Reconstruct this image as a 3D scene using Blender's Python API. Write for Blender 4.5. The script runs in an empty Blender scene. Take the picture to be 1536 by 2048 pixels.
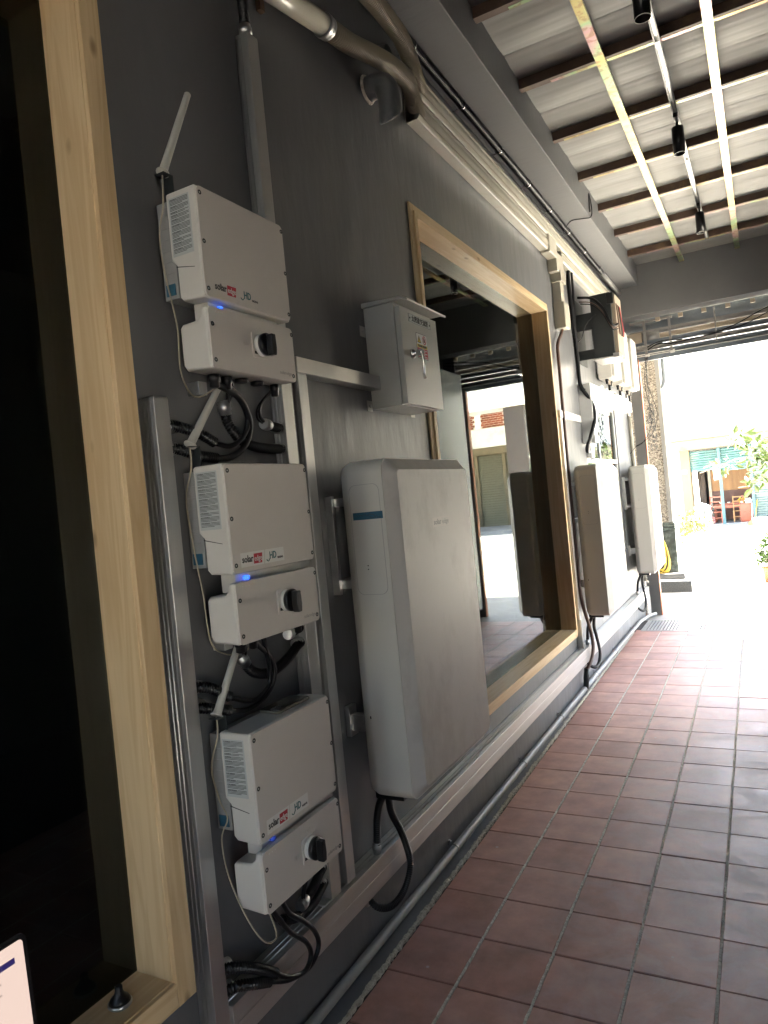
import bpy, bmesh, math, random
from mathutils import Vector, Matrix
random.seed(7)
S = bpy.context.scene
COL = S.collection
PI = math.pi

# ---------------------------------------------------------------- camera, sky, sun, exposure
cam_d = bpy.data.cameras.new("camera")
cam = bpy.data.objects.new("camera", cam_d)
COL.objects.link(cam)
CAM = Vector((1.42, 0.0, 1.65))
right = Vector((0.87581381, 0.47281659, -0.096926))
down = Vector((-0.08074513, -0.05445563, -0.9952461))
fwd = Vector((-0.47584703, 0.87947658, -0.00951536))
M3 = Matrix((right, -down, -fwd)).transposed()
cam.matrix_world = Matrix.Translation(CAM) @ M3.to_4x4()
cam_d.sensor_fit = 'HORIZONTAL'
cam_d.sensor_width = 36.0
cam_d.lens = 36.0 * 1419.05 / 1536.0
cam_d.clip_start = 0.05
cam_d.clip_end = 600
S.camera = cam

SUN_ELEV = math.radians(62)
SUN_DIR = Vector((0.80, 0.60, 0)).normalized() * math.cos(SUN_ELEV) + Vector((0, 0, math.sin(SUN_ELEV)))
world = bpy.data.worlds.new("World")
S.world = world
world.use_nodes = True
wn = world.node_tree.nodes
wl = world.node_tree.links
sky = wn.new("ShaderNodeTexSky")
sky.sky_type = 'NISHITA'
sky.sun_disc = False
sky.sun_elevation = SUN_ELEV
sky.sun_rotation = math.atan2(SUN_DIR.x, SUN_DIR.y)
sky.dust_density = 2.5
sky.air_density = 1.2
bg = wn["Background"]
bg.inputs[1].default_value = 0.075
wl.new(sky.outputs[0], bg.inputs[0])
sun_d = bpy.data.lights.new("sun", 'SUN')
sun_d.energy = 5.0
sun_d.angle = math.radians(0.5)
sun_d.color = (1.0, 0.925, 0.79)
sun = bpy.data.objects.new("sun", sun_d)
COL.objects.link(sun)
sun.location = (20, 14, 40)
sun.rotation_euler = (-SUN_DIR).to_track_quat('-Z', 'Y').to_euler()

S.view_settings.view_transform = 'Standard'
S.view_settings.look = 'None'
S.view_settings.gamma = 1.0
S.view_settings.use_curve_mapping = False
S.view_settings.exposure = 5.5
S.render.engine = 'CYCLES'
cy = S.cycles
cy.max_bounces = 12
cy.diffuse_bounces = 7
cy.glossy_bounces = 6
cy.transmission_bounces = 6
cy.transparent_max_bounces = 10
cy.sample_clamp_indirect = 6.0
cy.blur_glossy = 0.6
cy.caustics_reflective = False
cy.caustics_refractive = False
cy.use_denoising = True
try:
    cy.denoiser = 'OPENIMAGEDENOISE'
except Exception:
    pass

# ---------------------------------------------------------------- materials
def nodes_of(m):
    m.use_nodes = True
    nt = m.node_tree
    return nt, nt.nodes, nt.links, nt.nodes["Principled BSDF"]

def mat(name, col, rough=0.5, metal=0.0, var=0.12, vscale=6.0, stretch=(1, 1, 1), bump=0.0, bscale=60.0,
        bstretch=(1, 1, 1), spec=0.5, rvar=0.0, rand=0.0, dirt=None, dirt_amt=0.0, dirt_scale=4.0, coat=0.0):
    m = bpy.data.materials.new(name)
    nt, N, L, P = nodes_of(m)
    P.inputs["Metallic"].default_value = metal
    P.inputs["Specular IOR Level"].default_value = spec
    if coat:
        P.inputs["Coat Weight"].default_value = coat
        P.inputs["Coat Roughness"].default_value = 0.2
    tc = N.new("ShaderNodeTexCoord")
    mp = N.new("ShaderNodeMapping")
    mp.inputs["Scale"].default_value = stretch
    L.new(tc.outputs["Object"], mp.inputs[0])
    nz = N.new("ShaderNodeTexNoise")
    nz.inputs["Scale"].default_value = vscale
    nz.inputs["Detail"].default_value = 6
    nz.inputs["Roughness"].default_value = 0.6
    L.new(mp.outputs[0], nz.inputs["Vector"])
    hsv = N.new("ShaderNodeHueSaturation")
    hsv.inputs["Color"].default_value = (*col, 1)
    mr = N.new("ShaderNodeMapRange")
    mr.inputs[1].default_value = 0.25
    mr.inputs[2].default_value = 0.75
    mr.inputs[3].default_value = 1 - var
    mr.inputs[4].default_value = 1 + var
    L.new(nz.outputs["Fac"], mr.inputs[0])
    val = mr.outputs[0]
    if rand:
        oi = N.new("ShaderNodeObjectInfo")
        m2 = N.new("ShaderNodeMapRange")
        m2.inputs[3].default_value = 1 - rand
        m2.inputs[4].default_value = 1 + rand
        L.new(oi.outputs["Random"], m2.inputs[0])
        mu = N.new("ShaderNodeMath")
        mu.operation = 'MULTIPLY'
        L.new(val, mu.inputs[0])
        L.new(m2.outputs[0], mu.inputs[1])
        val = mu.outputs[0]
    L.new(val, hsv.inputs["Value"])
    out = hsv.outputs[0]
    if dirt:
        n3 = N.new("ShaderNodeTexNoise")
        n3.inputs["Scale"].default_value = dirt_scale
        n3.inputs["Detail"].default_value = 9
        n3.inputs["Roughness"].default_value = 0.7
        L.new(mp.outputs[0], n3.inputs["Vector"])
        r3 = N.new("ShaderNodeMapRange")
        r3.inputs[1].default_value = 0.5
        r3.inputs[2].default_value = 0.72
        r3.inputs[3].default_value = 0
        r3.inputs[4].default_value = dirt_amt
        L.new(n3.outputs["Fac"], r3.inputs[0])
        mx = N.new("ShaderNodeMix")
        mx.data_type = 'RGBA'
        L.new(r3.outputs[0], mx.inputs[0])
        L.new(out, mx.inputs[6])
        mx.inputs[7].default_value = (*dirt, 1)
        out = mx.outputs[2]
    L.new(out, P.inputs["Base Color"])
    if rvar:
        r2 = N.new("ShaderNodeMapRange")
        r2.inputs[1].default_value = 0.3
        r2.inputs[2].default_value = 0.7
        r2.inputs[3].default_value = max(0.02, rough - rvar)
        r2.inputs[4].default_value = min(1, rough + rvar)
        L.new(nz.outputs["Fac"], r2.inputs[0])
        L.new(r2.outputs[0], P.inputs["Roughness"])
    else:
        P.inputs["Roughness"].default_value = rough
    if bump:
        mb = N.new("ShaderNodeMapping")
        mb.inputs["Scale"].default_value = bstretch
        L.new(tc.outputs["Object"], mb.inputs[0])
        n2 = N.new("ShaderNodeTexNoise")
        n2.inputs["Scale"].default_value = bscale
        n2.inputs["Detail"].default_value = 5
        L.new(mb.outputs[0], n2.inputs["Vector"])
        b = N.new("ShaderNodeBump")
        b.inputs["Strength"].default_value = bump
        b.inputs["Distance"].default_value = 0.01
        L.new(n2.outputs["Fac"], b.inputs["Height"])
        L.new(b.outputs[0], P.inputs["Normal"])
    return m

def wood(name, c1, c2, axis, rough=0.5):
    m = bpy.data.materials.new(name)
    nt, N, L, P = nodes_of(m)
    tc = N.new("ShaderNodeTexCoord")
    mp = N.new("ShaderNodeMapping")
    s = [9.0, 9.0, 9.0]
    s['xyz'.index(axis)] = 0.55
    mp.inputs["Scale"].default_value = s
    L.new(tc.outputs["Object"], mp.inputs[0])
    n1 = N.new("ShaderNodeTexNoise")
    n1.inputs["Scale"].default_value = 2.2
    n1.inputs["Detail"].default_value = 3
    n1.inputs["Distortion"].default_value = 0.6
    L.new(mp.outputs[0], n1.inputs["Vector"])
    wv = N.new("ShaderNodeMath")
    wv.operation = 'MULTIPLY'
    wv.inputs[1].default_value = 26.0
    L.new(n1.outputs["Fac"], wv.inputs[0])
    sn = N.new("ShaderNodeMath")
    sn.operation = 'SINE'
    L.new(wv.outputs[0], sn.inputs[0])
    mr = N.new("ShaderNodeMapRange")
    mr.inputs[1].default_value = -1
    mr.inputs[2].default_value = 1
    mr.inputs[3].default_value = 0
    mr.inputs[4].default_value = 0.55
    L.new(sn.outputs[0], mr.inputs[0])
    n2 = N.new("ShaderNodeTexNoise")
    n2.inputs["Scale"].default_value = 12
    n2.inputs["Detail"].default_value = 8
    L.new(mp.outputs[0], n2.inputs["Vector"])
    ad = N.new("ShaderNodeMath")
    ad.operation = 'MULTIPLY_ADD'
    L.new(n2.outputs["Fac"], ad.inputs[0])
    ad.inputs[1].default_value = 0.45
    L.new(mr.outputs[0], ad.inputs[2])
    mx = N.new("ShaderNodeMix")
    mx.data_type = 'RGBA'
    mx.inputs[6].default_value = (*c1, 1)
    mx.inputs[7].default_value = (*c2, 1)
    L.new(ad.outputs[0], mx.inputs[0])
    # knots
    mk = N.new("ShaderNodeMapping")
    k = [7.0, 7.0, 7.0]
    k['xyz'.index(axis)] = 3.2
    mk.inputs["Scale"].default_value = k
    L.new(tc.outputs["Object"], mk.inputs[0])
    vo = N.new("ShaderNodeTexVoronoi")
    vo.inputs["Scale"].default_value = 1.0
    L.new(mk.outputs[0], vo.inputs["Vector"])
    kr = N.new("ShaderNodeMapRange")
    kr.inputs[1].default_value = 0.03
    kr.inputs[2].default_value = 0.10
    kr.inputs[3].default_value = 0.75
    kr.inputs[4].default_value = 0.0
    L.new(vo.outputs["Distance"], kr.inputs[0])
    mx2 = N.new("ShaderNodeMix")
    mx2.data_type = 'RGBA'
    L.new(kr.outputs[0], mx2.inputs[0])
    L.new(mx.outputs[2], mx2.inputs[6])
    mx2.inputs[7].default_value = (c2[0] * 0.45, c2[1] * 0.38, c2[2] * 0.35, 1)
    L.new(mx2.outputs[2], P.inputs["Base Color"])
    P.inputs["Roughness"].default_value = rough
    b = N.new("ShaderNodeBump")
    b.inputs["Strength"].default_value = 0.12
    b.inputs["Distance"].default_value = 0.004
    L.new(n2.outputs["Fac"], b.inputs["Height"])
    L.new(b.outputs[0], P.inputs["Normal"])
    return m

def glass_mat(name, tint, fac=None, ior=1.5):
    m = bpy.data.materials.new(name)
    m.use_nodes = True
    nt = m.node_tree
    N, L = nt.nodes, nt.links
    N.remove(N["Principled BSDF"])
    out = N["Material Output"]
    tr = N.new("ShaderNodeBsdfTransparent")
    tr.inputs[0].default_value = (*tint, 1)
    gl = N.new("ShaderNodeBsdfGlossy")
    gl.inputs["Roughness"].default_value = 0.0
    gl.inputs["Color"].default_value = (0.93, 0.97, 0.95, 1)
    lw = N.new("ShaderNodeLayerWeight")      # Schlick reflectance, the same on both faces of the pane
    lw.inputs[0].default_value = 0.5
    pw = N.new("ShaderNodeMath")
    pw.operation = 'POWER'
    pw.inputs[1].default_value = 5.0
    L.new(lw.outputs["Facing"], pw.inputs[0])
    fr = N.new("ShaderNodeMath")
    fr.operation = 'MULTIPLY_ADD'
    fr.inputs[1].default_value = 0.955
    fr.inputs[2].default_value = 0.045
    L.new(pw.outputs[0], fr.inputs[0])
    mx = N.new("ShaderNodeMixShader")
    L.new(fr.outputs[0], mx.inputs[0])
    L.new(tr.outputs[0], mx.inputs[1])
    L.new(gl.outputs[0], mx.inputs[2])
    L.new(mx.outputs[0], out.inputs[0])
    return m

def emit_mat(name, col, strength):
    m = bpy.data.materials.new(name)
    nt, N, L, P = nodes_of(m)
    P.inputs["Base Color"].default_value = (0.02, 0.02, 0.02, 1)
    P.inputs["Emission Color"].default_value = (*col, 1)
    P.inputs["Emission Strength"].default_value = strength
    return m

def irid_mat(name):
    # yellow-passivated zinc: rainbow film on bright steel with rust
    m = bpy.data.materials.new(name)
    nt, N, L, P = nodes_of(m)
    tc = N.new("ShaderNodeTexCoord")
    n1 = N.new("ShaderNodeTexNoise")
    n1.inputs["Scale"].default_value = 1.6
    n1.inputs["Detail"].default_value = 4
    L.new(tc.outputs["Object"], n1.inputs["Vector"])
    cr = N.new("ShaderNodeValToRGB")
    e = cr.color_ramp.elements
    e[0].position = 0.3
    e[0].color = (0.16, 0.085, 0.045, 1)
    e[1].position = 0.75
    e[1].color = (0.36, 0.33, 0.28, 1)
    for p, c in ((0.42, (0.34, 0.24, 0.08)), (0.50, (0.38, 0.33, 0.13)), (0.56, (0.24, 0.36, 0.19)), (0.62, (0.42, 0.24, 0.25)), (0.68, (0.36, 0.31, 0.15))):
        x = e.new(p)
        x.color = (*c, 1)
    L.new(n1.outputs["Fac"], cr.inputs[0])
    n2 = N.new("ShaderNodeTexNoise")
    n2.inputs["Scale"].default_value = 22
    n2.inputs["Detail"].default_value = 8
    L.new(tc.outputs["Object"], n2.inputs["Vector"])
    mr = N.new("ShaderNodeMapRange")
    mr.inputs[1].default_value = 0.52
    mr.inputs[2].default_value = 0.60
    mr.inputs[4].default_value = 0.55
    L.new(n2.outputs["Fac"], mr.inputs[0])
    mx = N.new("ShaderNodeMix")
    mx.data_type = 'RGBA'
    L.new(mr.outputs[0], mx.inputs[0])
    L.new(cr.outputs[0], mx.inputs[6])
    mx.inputs[7].default_value = (0.20, 0.09, 0.05, 1)
    L.new(mx.outputs[2], P.inputs["Base Color"])
    P.inputs["Metallic"].default_value = 0.75
    P.inputs["Roughness"].default_value = 0.36
    return m

def pebble_mat(name):
    m = bpy.data.materials.new(name)
    nt, N, L, P = nodes_of(m)
    tc = N.new("ShaderNodeTexCoord")
    vo = N.new("ShaderNodeTexVoronoi")
    vo.inputs["Scale"].default_value = 75
    L.new(tc.outputs["Object"], vo.inputs["Vector"])
    cr = N.new("ShaderNodeValToRGB")
    e = cr.color_ramp.elements
    e[0].color = (0.06, 0.045, 0.035, 1)
    e[1].color = (0.36, 0.32, 0.27, 1)
    sp = N.new("ShaderNodeSeparateColor")
    L.new(vo.outputs["Color"], sp.inputs[0])
    L.new(sp.outputs[0], cr.inputs[0])
    L.new(cr.outputs[0], P.inputs["Base Color"])
    P.inputs["Roughness"].default_value = 0.75
    b = N.new("ShaderNodeBump")
    b.invert = True
    b.inputs["Strength"].default_value = 0.9
    b.inputs["Distance"].default_value = 0.008
    L.new(vo.outputs["Distance"], b.inputs["Height"])
    L.new(b.outputs[0], P.inputs["Normal"])
    return m

def tile_mat(name):
    m = bpy.data.materials.new(name)
    nt, N, L, P = nodes_of(m)
    tc = N.new("ShaderNodeTexCoord")
    oi = N.new("ShaderNodeObjectInfo")
    off = N.new("ShaderNodeVectorMath")
    off.operation = 'ADD'
    L.new(tc.outputs["Object"], off.inputs[0])
    sc = N.new("ShaderNodeVectorMath")
    sc.operation = 'SCALE'
    L.new(oi.outputs["Location"], sc.inputs[0])
    sc.inputs[3].default_value = 1.0
    L.new(sc.outputs[0], off.inputs[1])
    ca = N.new("ShaderNodeValToRGB")
    e = ca.color_ramp.elements
    e[0].color = (0.38, 0.185, 0.145, 1)
    e[1].color = (0.50, 0.275, 0.22, 1)
    x = e.new(0.5)
    x.color = (0.44, 0.22, 0.172, 1)
    L.new(oi.outputs["Random"], ca.inputs[0])
    n1 = N.new("ShaderNodeTexNoise")
    n1.inputs["Scale"].default_value = 5.5
    n1.inputs["Detail"].default_value = 8
    n1.inputs["Roughness"].default_value = 0.65
    L.new(off.outputs[0], n1.inputs["Vector"])
    mr = N.new("ShaderNodeMapRange")
    mr.inputs[1].default_value = 0.3
    mr.inputs[2].default_value = 0.7
    mr.inputs[3].default_value = 0.72
    mr.inputs[4].default_value = 1.28
    L.new(n1.outputs["Fac"], mr.inputs[0])
    hs = N.new("ShaderNodeHueSaturation")
    L.new(ca.outputs[0], hs.inputs["Color"])
    L.new(mr.outputs[0], hs.inputs["Value"])
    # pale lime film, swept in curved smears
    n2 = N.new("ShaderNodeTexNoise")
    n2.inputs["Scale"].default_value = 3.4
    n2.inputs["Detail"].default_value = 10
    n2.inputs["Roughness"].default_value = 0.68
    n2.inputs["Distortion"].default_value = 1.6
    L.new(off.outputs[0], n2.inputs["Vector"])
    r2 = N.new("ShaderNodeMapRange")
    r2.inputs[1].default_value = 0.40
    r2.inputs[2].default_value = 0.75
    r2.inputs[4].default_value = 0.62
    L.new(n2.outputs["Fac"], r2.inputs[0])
    # film grows away from the wall: dust plus bluish sheen put into the colour
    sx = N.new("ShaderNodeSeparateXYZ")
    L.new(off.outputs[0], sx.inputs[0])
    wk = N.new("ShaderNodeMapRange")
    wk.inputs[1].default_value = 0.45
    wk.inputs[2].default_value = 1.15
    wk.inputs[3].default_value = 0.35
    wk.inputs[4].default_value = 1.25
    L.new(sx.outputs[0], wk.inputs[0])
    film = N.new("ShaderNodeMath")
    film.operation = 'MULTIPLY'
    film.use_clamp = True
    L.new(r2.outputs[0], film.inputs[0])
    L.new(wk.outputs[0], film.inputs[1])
    # spots of dried paint
    vo = N.new("ShaderNodeTexVoronoi")
    vo.inputs["Scale"].default_value = 5.0
    L.new(off.outputs[0], vo.inputs["Vector"])
    r3 = N.new("ShaderNodeMapRange")
    r3.inputs[1].default_value = 0.025
    r3.inputs[2].default_value = 0.045
    r3.inputs[3].default_value = 0.8
    r3.inputs[4].default_value = 0.0
    L.new(vo.outputs["Distance"], r3.inputs[0])
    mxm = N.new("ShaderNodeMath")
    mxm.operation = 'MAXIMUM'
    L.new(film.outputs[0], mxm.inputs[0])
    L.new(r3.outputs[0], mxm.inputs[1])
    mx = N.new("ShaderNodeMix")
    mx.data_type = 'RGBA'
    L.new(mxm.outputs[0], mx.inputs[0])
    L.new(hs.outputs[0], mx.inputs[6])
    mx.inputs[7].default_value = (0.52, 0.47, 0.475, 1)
    L.new(mx.outputs[2], P.inputs["Base Color"])
    rr = N.new("ShaderNodeMapRange")
    rr.inputs[1].default_value = 0.3
    rr.inputs[2].default_value = 0.7
    rr.inputs[3].default_value = 0.40
    rr.inputs[4].default_value = 0.62
    L.new(n2.outputs["Fac"], rr.inputs[0])
    L.new(rr.outputs[0], P.inputs["Roughness"])
    P.inputs["Specular IOR Level"].default_value = 0.62
    b = N.new("ShaderNodeBump")
    b.inputs["Strength"].default_value = 0.18
    b.inputs["Distance"].default_value = 0.004
    L.new(n1.outputs["Fac"], b.inputs["Height"])
    L.new(b.outputs[0], P.inputs["Normal"])
    return m

def mosaic_mat(name):
    m = bpy.data.materials.new(name)
    nt, N, L, P = nodes_of(m)
    tc = N.new("ShaderNodeTexCoord")
    sx = N.new("ShaderNodeSeparateXYZ")
    cx = N.new("ShaderNodeCombineXYZ")
    L.new(tc.outputs["Object"], sx.inputs[0])
    L.new(sx.outputs[0], cx.inputs[0])
    L.new(sx.outputs[2], cx.inputs[1])
    br = N.new("ShaderNodeTexBrick")
    br.inputs["Color1"].default_value = (0.030, 0.013, 0.006, 1)
    br.inputs["Color2"].default_value = (0.016, 0.008, 0.005, 1)
    br.inputs["Mortar"].default_value = (0.06, 0.05, 0.037, 1)
    br.inputs["Scale"].default_value = 1.0
    br.inputs["Mortar Size"].default_value = 0.005
    br.inputs["Brick Width"].default_value = 0.12
    br.inputs["Row Height"].default_value = 0.06
    L.new(cx.outputs[0], br.inputs["Vector"])
    L.new(br.outputs[0], P.inputs["Base Color"])
    P.inputs["Roughness"].default_value = 0.4
    return m

WALL = mat("charcoal_paint", (0.128, 0.131, 0.136), 0.42, var=0.14, vscale=2.2, stretch=(1, 1.2, 0.35), bump=0.38, bscale=11,
           bstretch=(1, 1, 0.35), rvar=0.10, dirt=(0.155, 0.147, 0.138), dirt_amt=0.5, dirt_scale=3.0)
BEAMP = mat("charcoal_paint_rough", (0.13, 0.132, 0.136), 0.6, var=0.12, vscale=3, bump=0.22, bscale=14, bstretch=(0.6, 2.0, 1), rvar=0.08)
CASE = mat("warm_white_powder_coat", (0.59, 0.575, 0.53), 0.42, var=0.03, vscale=3, bump=0.03, bscale=500, dirt=(0.45, 0.42, 0.37), dirt_amt=0.25, dirt_scale=5)
FRONTP = mat("pale_grey_powder_coat", (0.56, 0.525, 0.485), 0.38, var=0.04, vscale=2.5, bump=0.03, bscale=600, dirt=(0.62, 0.60, 0.57), dirt_amt=0.3, dirt_scale=6, rvar=0.05)
BATT = mat("dusty_white_plastic", (0.54, 0.52, 0.485), 0.45, var=0.04, vscale=2.0, bump=0.03, bscale=300, dirt=(0.25, 0.22, 0.19), dirt_amt=0.45, dirt_scale=4.2, stretch=(1, 1, 0.55))
BATTS = mat("white_plastic_side", (0.55, 0.54, 0.49), 0.45, var=0.03, vscale=2.0, bump=0.02, bscale=300)
ALU = mat("brushed_aluminium", (0.55, 0.545, 0.53), 0.38, metal=0.85, var=0.10, vscale=5, stretch=(1, 1, 0.1), bump=0.05, bscale=120, bstretch=(1, 1, 0.04), rvar=0.06, dirt=(0.42, 0.38, 0.33), dirt_amt=0.4, dirt_scale=7)
ALUY = mat("brushed_aluminium_channel", (0.56, 0.55, 0.53), 0.40, metal=0.8, var=0.10, vscale=5, stretch=(1, 0.1, 1), bump=0.05, bscale=120, bstretch=(1, 0.04, 1), rvar=0.06, dirt=(0.42, 0.37, 0.30), dirt_amt=0.5, dirt_scale=9)
STEEL = mat("galvanised_steel", (0.52, 0.52, 0.51), 0.35, metal=0.95, var=0.15, vscale=30)
CHROME = mat("chrome", (0.72, 0.72, 0.72), 0.12, metal=1.0, var=0.02)
GREYBOX = mat("grey_enamel", (0.46, 0.46, 0.42), 0.36, var=0.03, vscale=3, bump=0.06, bscale=160, coat=0.15)
SINK = mat("heat_sink_grey", (0.30, 0.30, 0.29), 0.5, metal=0.2, var=0.08)
BLACKP = mat("black_plastic", (0.009, 0.009, 0.010), 0.30, var=0.1, spec=0.4)
BLACKR = mat("black_rubber", (0.007, 0.007, 0.008), 0.38, var=0.15, spec=0.3)
DARKST = mat("dark_grey_steel", (0.020, 0.024, 0.025), 0.42, metal=0.0, var=0.1)
WHITEP = mat("white_print", (0.68, 0.68, 0.65), 0.5, var=0.02)
INK = mat("dark_ink", (0.03, 0.03, 0.032), 0.6, var=0.05)
REDINK = mat("red_ink", (0.42, 0.02, 0.035), 0.5, var=0.05)
TEALINK = mat("teal_ink", (0.03, 0.13, 0.14), 0.5, var=0.05)
YELINK = mat("yellow_ink", (0.62, 0.45, 0.03), 0.5, var=0.05)
LABELP = mat("silver_label", (0.44, 0.47, 0.46), 0.45, var=0.03)
TAPE = mat("blue_masking_tape", (0.02, 0.095, 0.15), 0.6, var=0.12, vscale=30)
BEIGEP = mat("beige_pvc", (0.47, 0.445, 0.37), 0.27, var=0.06, vscale=4, dirt=(0.36, 0.31, 0.22), dirt_amt=0.3, dirt_scale=6)
HOSEM = mat("beige_hose", (0.36, 0.32, 0.235), 0.5, var=0.08, vscale=5)
GREYPVC = mat("grey_painted_pipe", (0.12, 0.125, 0.13), 0.42, var=0.12, vscale=12, dirt=(0.35, 0.34, 0.32), dirt_amt=0.3, dirt_scale=14)
PIPEG = mat("silver_grey_conduit", (0.23, 0.23, 0.225), 0.42, metal=0.0, var=0.1, vscale=6)
BROWNP = mat("brown_pipe_wrap", (0.10, 0.055, 0.04), 0.5, var=0.1)
CONC = mat("street_concrete", (0.43, 0.415, 0.38), 0.75, var=0.12, vscale=0.7, bump=0.3, bscale=25, dirt=(0.3, 0.29, 0.27), dirt_amt=0.5, dirt_scale=1.2)
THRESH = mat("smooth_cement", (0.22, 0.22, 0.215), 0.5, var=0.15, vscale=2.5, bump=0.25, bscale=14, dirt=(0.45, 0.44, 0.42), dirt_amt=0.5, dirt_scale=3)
GROUTD = mat("dark_grout", (0.055, 0.048, 0.043), 0.9, var=0.3, vscale=30, bump=0.5, bscale=80)
MORTAR = mat("pale_mortar", (0.60, 0.56, 0.50), 0.9, var=0.3, vscale=40, bump=0.9, bscale=70, dirt=(0.25, 0.23, 0.20), dirt_amt=0.5, dirt_scale=25)
CRUMB = mat("cream_cement_crumbs", (0.50, 0.47, 0.39), 0.9, var=0.3, vscale=60, bump=1.0, bscale=120, dirt=(0.16, 0.15, 0.13), dirt_amt=0.7, dirt_scale=30)
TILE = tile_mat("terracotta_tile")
FOIL = mat("foil_faced_insulation", (0.235, 0.233, 0.223), 0.60, metal=0.25, var=0.06, vscale=1.5, bump=0.05, bscale=4, bstretch=(1.2, 2.5, 1), rvar=0.06)
RUST = mat("rusty_purlin_steel", (0.10, 0.062, 0.045), 0.55, metal=0.3, var=0.3, vscale=6, dirt=(0.34, 0.24, 0.10), dirt_amt=0.5, dirt_scale=4)
IRID = irid_mat("zinc_chromate_steel")
PEBBLE = pebble_mat("pebble_dash")
GRANITE = mat("black_green_granite", (0.030, 0.038, 0.036), 0.3, var=0.5, vscale=14, dirt=(0.20, 0.24, 0.22), dirt_amt=0.55, dirt_scale=7)
GRANITEG = mat("grey_granite", (0.09, 0.09, 0.092), 0.5, var=0.5, vscale=60)
WHITEW = mat("weathered_white_plaster", (0.62, 0.60, 0.54), 0.8, var=0.08, vscale=1.2, dirt=(0.33, 0.31, 0.25), dirt_amt=0.5, dirt_scale=1.6, bump=0.2, bscale=20)
LEDGE = mat("mossy_concrete_ledge", (0.095, 0.088, 0.062), 0.85, var=0.2, vscale=2, dirt=(0.025, 0.022, 0.014), dirt_amt=0.95, dirt_scale=3.0, bump=0.4, bscale=15)
YPLAS = mat("stained_yellow_plaster", (0.14, 0.11, 0.06), 0.85, var=0.15, vscale=2, dirt=(0.20, 0.12, 0.06), dirt_amt=0.6, dirt_scale=4)
TURQ = mat("turquoise_shutter", (0.024, 0.075, 0.078), 0.5, var=0.12, vscale=3, dirt=(0.10, 0.08, 0.055), dirt_amt=0.6, dirt_scale=3)
TURQP = mat("turquoise_post", (0.024, 0.085, 0.098), 0.5, var=0.1, vscale=5)
GREENSH = mat("pale_green_shutter", (0.075, 0.105, 0.095), 0.5, var=0.08, vscale=3)
BEIGESH = mat("beige_shutter", (0.17, 0.155, 0.10), 0.5, var=0.08, vscale=3)
BRICK = mat("orange_brick", (0.26, 0.065, 0.024), 0.8, var=0.2, vscale=10, rand=0.25)
MOSAIC = mosaic_mat("brown_mosaic")
REDWOOD = mat("red_varnished_wood", (0.24, 0.045, 0.018), 0.35, var=0.15, vscale=6, stretch=(1, 1, 0.2))
PANELW = mat("plywood_panelling", (0.34, 0.18, 0.07), 0.5, var=0.25, vscale=3, stretch=(2, 1, 0.3), rand=0.1)
MAROON = mat("maroon_panelling", (0.07, 0.018, 0.016), 0.5, var=0.2)
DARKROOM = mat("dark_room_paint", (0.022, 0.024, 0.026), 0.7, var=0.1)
LEAF = mat("fresh_leaf", (0.045, 0.078, 0.009), 0.45, var=0.4, vscale=9)
LEAFY = mat("yellow_green_leaf", (0.07, 0.075, 0.009), 0.45, var=0.35, vscale=9)
LEAFD = mat("deep_green_leaf", (0.035, 0.075, 0.014), 0.45, var=0.4, vscale=9)
BARK = mat("pale_bark", (0.22, 0.19, 0.15), 0.85, var=0.25)
TERRA = mat("terracotta_pot", (0.36, 0.14, 0.06), 0.7, var=0.12)
WPLAST = mat("white_plastic", (0.74, 0.74, 0.72), 0.4, var=0.03)
YHOSE = mat("yellow_hose", (0.60, 0.40, 0.06), 0.4, var=0.08)
PALEP = mat("pale_grey_blue_paint", (0.50, 0.54, 0.56), 0.35, var=0.05, vscale=2)
ORANGE = mat("orange_edge_paint", (0.50, 0.13, 0.03), 0.5, var=0.1)
RAILG = mat("grey_shutter_steel", (0.20, 0.195, 0.19), 0.45, metal=0.3, var=0.1, vscale=4)
SHUTG = mat("blue_grey_shutter_steel", (0.13, 0.15, 0.175), 0.45, metal=0.35, var=0.15, vscale=4)
TANST = mat("tan_dusty_steel", (0.36, 0.30, 0.23), 0.6, metal=0.1, var=0.15)
CURT = mat("brown_grey_cloth", (0.10, 0.08, 0.07), 0.9, var=0.3, vscale=8, stretch=(4, 1, 0.3))
PINE_Z = wood("pine_upright", (0.68, 0.52, 0.31), (0.55, 0.38, 0.20), 'z')
PINE_Y = wood("pine_rail", (0.68, 0.52, 0.31), (0.55, 0.38, 0.20), 'y')
GLASS = glass_mat("window_glass", (0.38, 0.42, 0.40), ior=1.52)
BLUELED = emit_mat("blue_status_led", (0.03, 0.12, 1.0), 0.07)
BLUELED_DIM = emit_mat("faint_blue_status_led", (0.05, 0.12, 0.8), 0.01)
SCREEN = emit_mat("lit_screen", (1.0, 0.76, 0.65), 0.020)
SCREENB = emit_mat("lit_screen_navy", (0.02, 0.012, 0.12), 0.02)

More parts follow.
